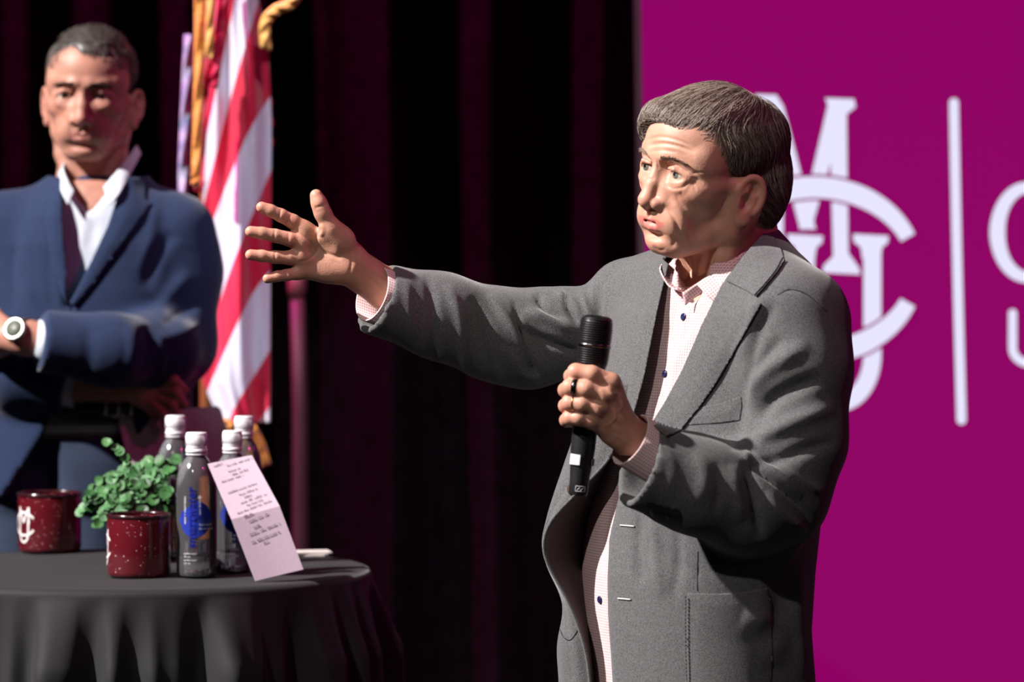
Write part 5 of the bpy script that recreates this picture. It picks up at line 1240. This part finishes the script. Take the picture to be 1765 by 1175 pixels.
L2 = np.array([1.0, 0]); F2 = np.array([0, -1.0])
def tr2(py, pxc, a, b): return trow(py, pxc, a, b, Y2)
U2.loft([tr2(800, 140, .15, .10), tr2(600, 148, .15, .095), tr2(400, 163, .15, .085), tr2(350, 165, .12, .075), tr2(310, 165, .055, .055)], L2, F2, k=.001)
U2.chain([pr2(300, 400, 0, .045), pr2(298, 596, -.02, .042), pr2(200, 600, -.20, .035), pr2(80, 588, -.235, .028)], k=.02)
U2.chain([pr2(-15, 385, 0, .05), pr2(-25, 640, -.02, .045), pr2(60, 662, -.13, .036), pr2(130, 668, -.125, .028)], k=.02)
u2 = U2.mesh(); Vs = [h2w, a1_[0], a2_[0], u2[0]]; Fs = [h2f, a1_[1], a2_[1], u2[1]]; off = 0; FF = []
for v_, f_ in zip(Vs, Fs): FF.append(f_+off); off += len(v_)
VV = np.vstack(Vs); me = mesh_np('body', VV, np.vstack(FF)); head_attrs(me, np.vstack([h2v, np.tile([[0, -500, 0]], (len(VV)-len(h2v), 1))]), lips=.6); link('body', me, M_skin2, man)
for s in (-1, 1): eyeball((s*31, 72.2, 11), (0, 1, -.05), toH2, 'eye', man, iris=(.05, .035, .025))
hb = bvh(h2v, h2f); M_brow2 = mat('brow_dark', (.04, .028, .022), .6, noise=.3, nscale=80)
for s in (-1, 1):
    V = []; F = []; n = 0
    for q in range(160):
        t = rb_.random(); x = s*(11+35*t); z = 27+5*math.sin(t*2.4)-3*t+rb_.uniform(-3, 3)*(1-.5*t); h = hb.ray_cast(Vector((x, 150, z)), Vector((0, -1, 0)))
        if h[0] is None: continue
        p = np.array(h[0]); d = np.array([s*(.6+.6*t), .2, .6-.9*t]); d /= np.linalg.norm(d); L = 7
        for k, r in enumerate((.5, .5, .1)):
            for a in range(3): V.append(p+d*L*k*.5+r*np.array([0, math.cos(a*2.094), math.sin(a*2.094)])+[0, .6, 0])
        F += [(n+k*3+a, n+k*3+(a+1) % 3, n+k*3+3+(a+1) % 3, n+k*3+3+a) for k in range(2) for a in range(3)]; n += 9
    obj('eyebrow', toH2(np.array(V)), np.array(F), M_brow2, man)
# blazer
M_navy = mat('navy_wool', (.020, .034, .082), .85, noise=.25, nscale=700, bump=.2, bscale=800, spec=.15, sheen=.25)
K2 = Field((P2(-110, 600)[0], Y2-.36, .90), (P2(440, 600)[0], Y2+.26, 1.66), .0055)
KT = [tr2(850, 140, .205, .150), tr2(780, 140, .198, .145), tr2(700, 142, .192, .138), tr2(600, 146, .190, .132), tr2(500, 155, .190, .128), tr2(420, 163, .190, .118), tr2(370, 166, .155, .105), tr2(345, 167, .125, .095), tr2(322, 168, .095, .082), tr2(290, 172, .074, .070), tr2(268, 176, .062, .060)]
K2.loft(KT, L2, F2, k=.001)
K2.chain([pr2(235, 350, .0, .040), pr2(298, 400, .0, .066), pr2(314, 470, .0, .066), pr2(306, 590, -.03, .064)], k=.03)
K2.chain([pr2(306, 592, -.03, .064), pr2(275, 606, -.12, .062), pr2(190, 604, -.205, .060), pr2(80, 588, -.238, .054)], k=.03)
K2.chain([pr2(90, 350, .0, .040), pr2(5, 400, .0, .066), pr2(-12, 480, .0, .069), pr2(-12, 610, -.03, .066)], k=.03)
K2.chain([pr2(-12, 612, -.03, .066), pr2(35, 645, -.11, .060), pr2(118, 668, -.125, .050)], k=.03)
XA, YA = K2.pix(); yy2 = K2.ax[1][None, :, None]
K2.halfspace(P2(70, 587, -.238), P2(70, 587, -.238)-P2(190, 604, -.205), .09); K2.halfspace(P2(118, 668, -.125), P2(118, 668, -.125)-P2(35, 645, -.11), .08)
opn = [(112, 262), (165, 240), (238, 262), (212, 320), (190, 385), (160, 450), (124, 530), (112, 530), (106, 440), (104, 340)]
TB2 = K2.twin(); TB2.loft(KT, L2, F2, k=.001)
ARM2 = K2.twin(); ARM2.chain([pr2(322, 590, -.03, .07), pr2(285, 606, -.12, .067), pr2(190, 604, -.205, .064), pr2(60, 588, -.24, .060)], k=.01); ARM2.chain([pr2(-12, 612, -.03, .07), pr2(35, 645, -.11, .064), pr2(128, 668, -.125, .056)], k=.01)
D2 = K2.D.copy()
tt = np.maximum(np.maximum(poly_sd(XA, YA, opn)/980, -(TB2.D+.035)), yy2-(Y2-.01)); K2.comb((slice(None),)*3, np.maximum(tt, -ARM2.D).astype(np.float32), .004, 'sub')
opl = [(62, 560), (215, 560), (225, 690), (250, 900), (-60, 1000), (-60, 900), (0, 865), (78, 745)]
tt = np.maximum(np.maximum(poly_sd(XA, YA, opl)/980, yy2-(Y2+.03)), -ARM2.D); K2.comb((slice(None),)*3, tt.astype(np.float32), .004, 'sub')
kv, kf = K2.mesh(); kv = relax(kv, kf, 2, .5)
ks = [([(300, 400), (270, 440), (250, 500)], 12, -7), ([(270, 330), (262, 400), (240, 470)], 10, 3), ([(330, 470), (300, 500), (270, 540)], 13, 6), ([(345, 520), (310, 540), (280, 560)], 10, -6), ([(350, 560), (310, 575), (270, 585)], 10, 5), ([(250, 560), (258, 600), (250, 640)], 9, -5), ([(225, 555), (230, 600), (222, 645)], 10, 4), ([(270, 570), (280, 610), (275, 650)], 8, 4), ([(150, 560), (155, 600), (150, 650)], 12, -3),
      ([(30, 400), (20, 470), (25, 540)], 10, -5), ([(40, 480), (60, 540), (90, 560)], 10, 4), ([(90, 400), (85, 470), (95, 540)], 9, -2), ([(352, 350), (372, 400), (372, 470)], 10, 3)]
kv = sculpt(kv, kf, ks); k0v, k0f = (lambda D1: (setattr(K2, 'D', D2), K2.mesh(), setattr(K2, 'D', D1))[1])(K2.D); k0 = bvh(relax(k0v, k0f, 2, .5), k0f)
bz = obj('blazer', kv, kf, M_navy, man)
part('lapel', drape([(243, 262), (252, 300), (250, 345), (262, 350), (232, 392), (196, 440), (160, 490), (128, 528), (120, 522), (156, 452), (186, 388), (205, 330), (222, 285)], k0, off=.005, step=4, thick=.005, bow=.003), M_navy, bz)
part('lapel', drape([(104, 285), (88, 330), (78, 380), (86, 430), (104, 500), (114, 528), (116, 470), (108, 400), (107, 340)], k0, off=.005, step=4, thick=.005, bow=.003), M_navy, bz)
# shirt
M_sh2 = mat('white_shirt', (.55, .60, .68), .75, noise=.06, nscale=300, sheen=.1)
SS = Field((P2(-40, 600)[0], Y2-.2, .98), (P2(330, 600)[0], Y2+.18, 1.66), .006)
SS.loft([tr2(745, 140, .165, .108), tr2(700, 142, .165, .112), tr2(600, 146, .168, .112), tr2(500, 153, .168, .106), tr2(420, 160, .165, .096), tr2(370, 164, .145, .086), tr2(340, 166, .115, .078), tr2(310, 166, .075, .068)], L2, F2, k=.001)
SS.cone(P2(166, 290, .0), P2(164, 345, .0), .052, .050, .006, 'sub'); xs_, ys_ = SS.pix(); SS.comb((slice(None),)*3, np.maximum(poly_sd(xs_, ys_, [(112, 240), (222, 240), (206, 300), (186, 330), (154, 368), (128, 336), (114, 300)])/980, SS.ax[1][None, :, None]-Y2).astype(np.float32), .004, 'sub')
s2v, s2f = SS.mesh(); s2v = sculpt(relax(s2v, s2f, 2, .5), s2f, [([(148, 370), (138, 430), (122, 520)], 3, 1.8, .05), ([(165, 380), (155, 430)], 6, -2)]); s2 = obj('shirt', s2v, s2f, M_sh2, man)
for rows in ([[(112, 272, .02), (108, 288, -.04), (115, 306, -.070), (128, 328, -.088)], [(104, 286, .02), (103, 304, -.05), (110, 322, -.085), (122, 342, -.100)], [(100, 296, .02), (101, 316, -.055), (108, 336, -.095), (118, 352, -.108)]],
             [[(236, 250, .02), (214, 280, -.04), (194, 303, -.072), (178, 322, -.088)], [(241, 258, .02), (220, 292, -.05), (202, 318, -.088), (184, 340, -.102)], [(244, 264, .02), (224, 302, -.055), (208, 330, -.098), (190, 352, -.110)]]):
    V, F = grid_patch([[P2(*a) for a in r] for r in rows], 8, 5)
    if (normals(V, F)*(CAM-V)).sum(1).mean() < 0: F = F[:, ::-1]
    part('collar_leaf', thicken(V, F, .003), M_sh2, s2)
def tubecuff(a, b2, r, m, par, name='cuff'):
    a = np.array(a); b2 = np.array(b2); L = np.linalg.norm(b2-a); d = (b2-a)/L; u = np.cross(d, [0, 0, 1.]); u /= np.linalg.norm(u); v = np.cross(d, u)
    return MB().lathe([(r, 0), (r, L), (r-.002, L), (r-.002, 0)], a, 40, np.stack([u, v, d]), closed=True).build(name, m, par)
tubecuff(P2(110, 592, -.232), P2(62, 585, -.239), .034, M_sh2, s2); tubecuff(P2(90, 662, -.12), P2(134, 668, -.126), .036, M_sh2, s2)
# watch
wc = P2(40, 578, -.240); wd = P2(45, 582, -.240)-P2(12, 580, -.225); wd /= np.linalg.norm(wd); M_steel = mat('watch_steel', (.34, .34, .31), .3, metal=.9, noise=.1, nscale=100)
wr_ = empty('wristwatch', wc, 'silver wristwatch worn on the wrist of the crossed arm', 'watch'); 
tubecuff(wc-wd*.010, wc+wd*.010, .0305, M_steel, wr_, 'bracelet')
nn = np.array([-.1, -.93, .35]); nn -= wd*(nn@wd); nn /= np.linalg.norm(nn); RW = np.stack([np.cross(nn, wd), wd, nn])
MB().lathe([(0, 0), (.019, 0), (.0205, .003), (.0205, .008), (.018, .010), (.0165, .0095), (0, .0095)], wc+nn*.026, 36, RW).build('case', M_steel, wr_)
MB().lathe([(0, .0096), (.0162, .0096), (.0162, .0102), (0, .0102)], wc+nn*.026, 32, RW).build('dial', mat('watch_dial', (.13, .15, .12), .3, noise=.05, nscale=100, coat=.5), wr_)
MB().box(wc+nn*.0366+RW[0]*.004, (.009, .0012, .0006), RW).box(wc+nn*.0366+RW[1]*.003, (.0012, .007, .0006), RW).build('hands', mat('watch_hands', (.02, .02, .02), .4, noise=.05, nscale=100), wr_, False)
# jeans with belt
M_jean = mat('blue_jeans', (.020, .034, .070), .85, noise=.3, nscale=500, bump=.2, bscale=700)
JN = Field((P2(-160, 600)[0], Y2-.30, 0), (P2(330, 600)[0], Y2+.26, 1.21), .008)
JN.loft([tr2(715, 142, .170, .115), tr2(790, 138, .178, .122), tr2(860, 135, .17, .12)], L2, F2, k=.001)
JN.ell(P2(80, 850, -.06), (.030, .12, .085), k=.03, mode='sub')
lg2 = []
for (x0, x1, x2) in ((168, 168, 172), (52, 20, -5)):
    q0 = P2(x0, 800); q1 = P2(x1, 1200); JN.chain([(q0[0], Y2-.01, q0[2], .092), (q1[0], Y2-.02, .55, .074), (P2(x2, 1500)[0], Y2, .07, .066)], k=.03); lg2.append((P2(x2, 1500)[0], Y2))
for l in lg2: JN.halfspace((l[0], l[1], .04), (0, 0, -1), .15)
jnv, jnf = JN.mesh(); jn = obj('jeans', relax(jnv, jnf, 2, .5), jnf, M_jean, man)
for l in lg2: shoe(*l, (0, -1), mat('brown_leather', (.06, .025, .012), .4, noise=.2, nscale=40), man)
bc = P2(142, 706); V = []; n = 64
ring_ = [(bc[0]+.176*math.copysign(abs(math.cos(t))**.87, math.cos(t)), bc[1]+.121*math.copysign(abs(math.sin(t))**.87, math.sin(t))) for t in np.linspace(0, 2*math.pi, n, endpoint=False)]
for x, y in ring_:
    for dx, dz in ((1.0, -.018), (1.012, -.018), (1.012, .018), (1.0, .018)): V.append((bc[0]+(x-bc[0])*dx, bc[1]+(y-bc[1])*dx, bc[2]+dz))
belt = obj('belt', V, [(i*4+k, ((i+1) % n)*4+k, ((i+1) % n)*4+(k+1) % 4, i*4+(k+1) % 4) for i in range(n) for k in range(4)], mat('belt_leather', (.015, .011, .010), .4, noise=.2, nscale=60), man)
kx = P2(205, 700, -.125); mb = MB(); 
for a, b2 in (((-.022, -.016), (.022, -.016)), ((.022, -.016), (.022, .016)), ((.022, .016), (-.022, .016)), ((-.022, .016), (-.022, -.016)), ((0, -.016), (0, .016))): mb.tube([kx+np.array([a[0], -.004, a[1]]), kx+np.array([b2[0], -.004, b2[1]])], .003, 8)
mb.build('belt_buckle', M_steel, man)
# papers in the hand
pg_ = [P2(203, 716, -.118), P2(232, 850, -.16), P2(404, 800, -.10), P2(374, 699, -.09)]
pp = MB()
for k in range(3):
    o3 = np.array([.003*k, .0016*k, -.002*k]); q = [np.array(p)+o3 for p in pg_]; b2 = [p+np.array([0, .0012, 0]) for p in q]; pp.add([*q, *b2], [(0, 1, 2, 3), (7, 6, 5, 4), (0, 4, 5, 1), (1, 5, 6, 2), (2, 6, 7, 3), (3, 7, 4, 0)])
tag(pp.build('paper_sheets', mat('sheet_paper', (.50, .44, .44), .85, noise=.05, nscale=60), None, False), 'pale sheets of paper held low in the hand of the navy-blazered person', 'paper')
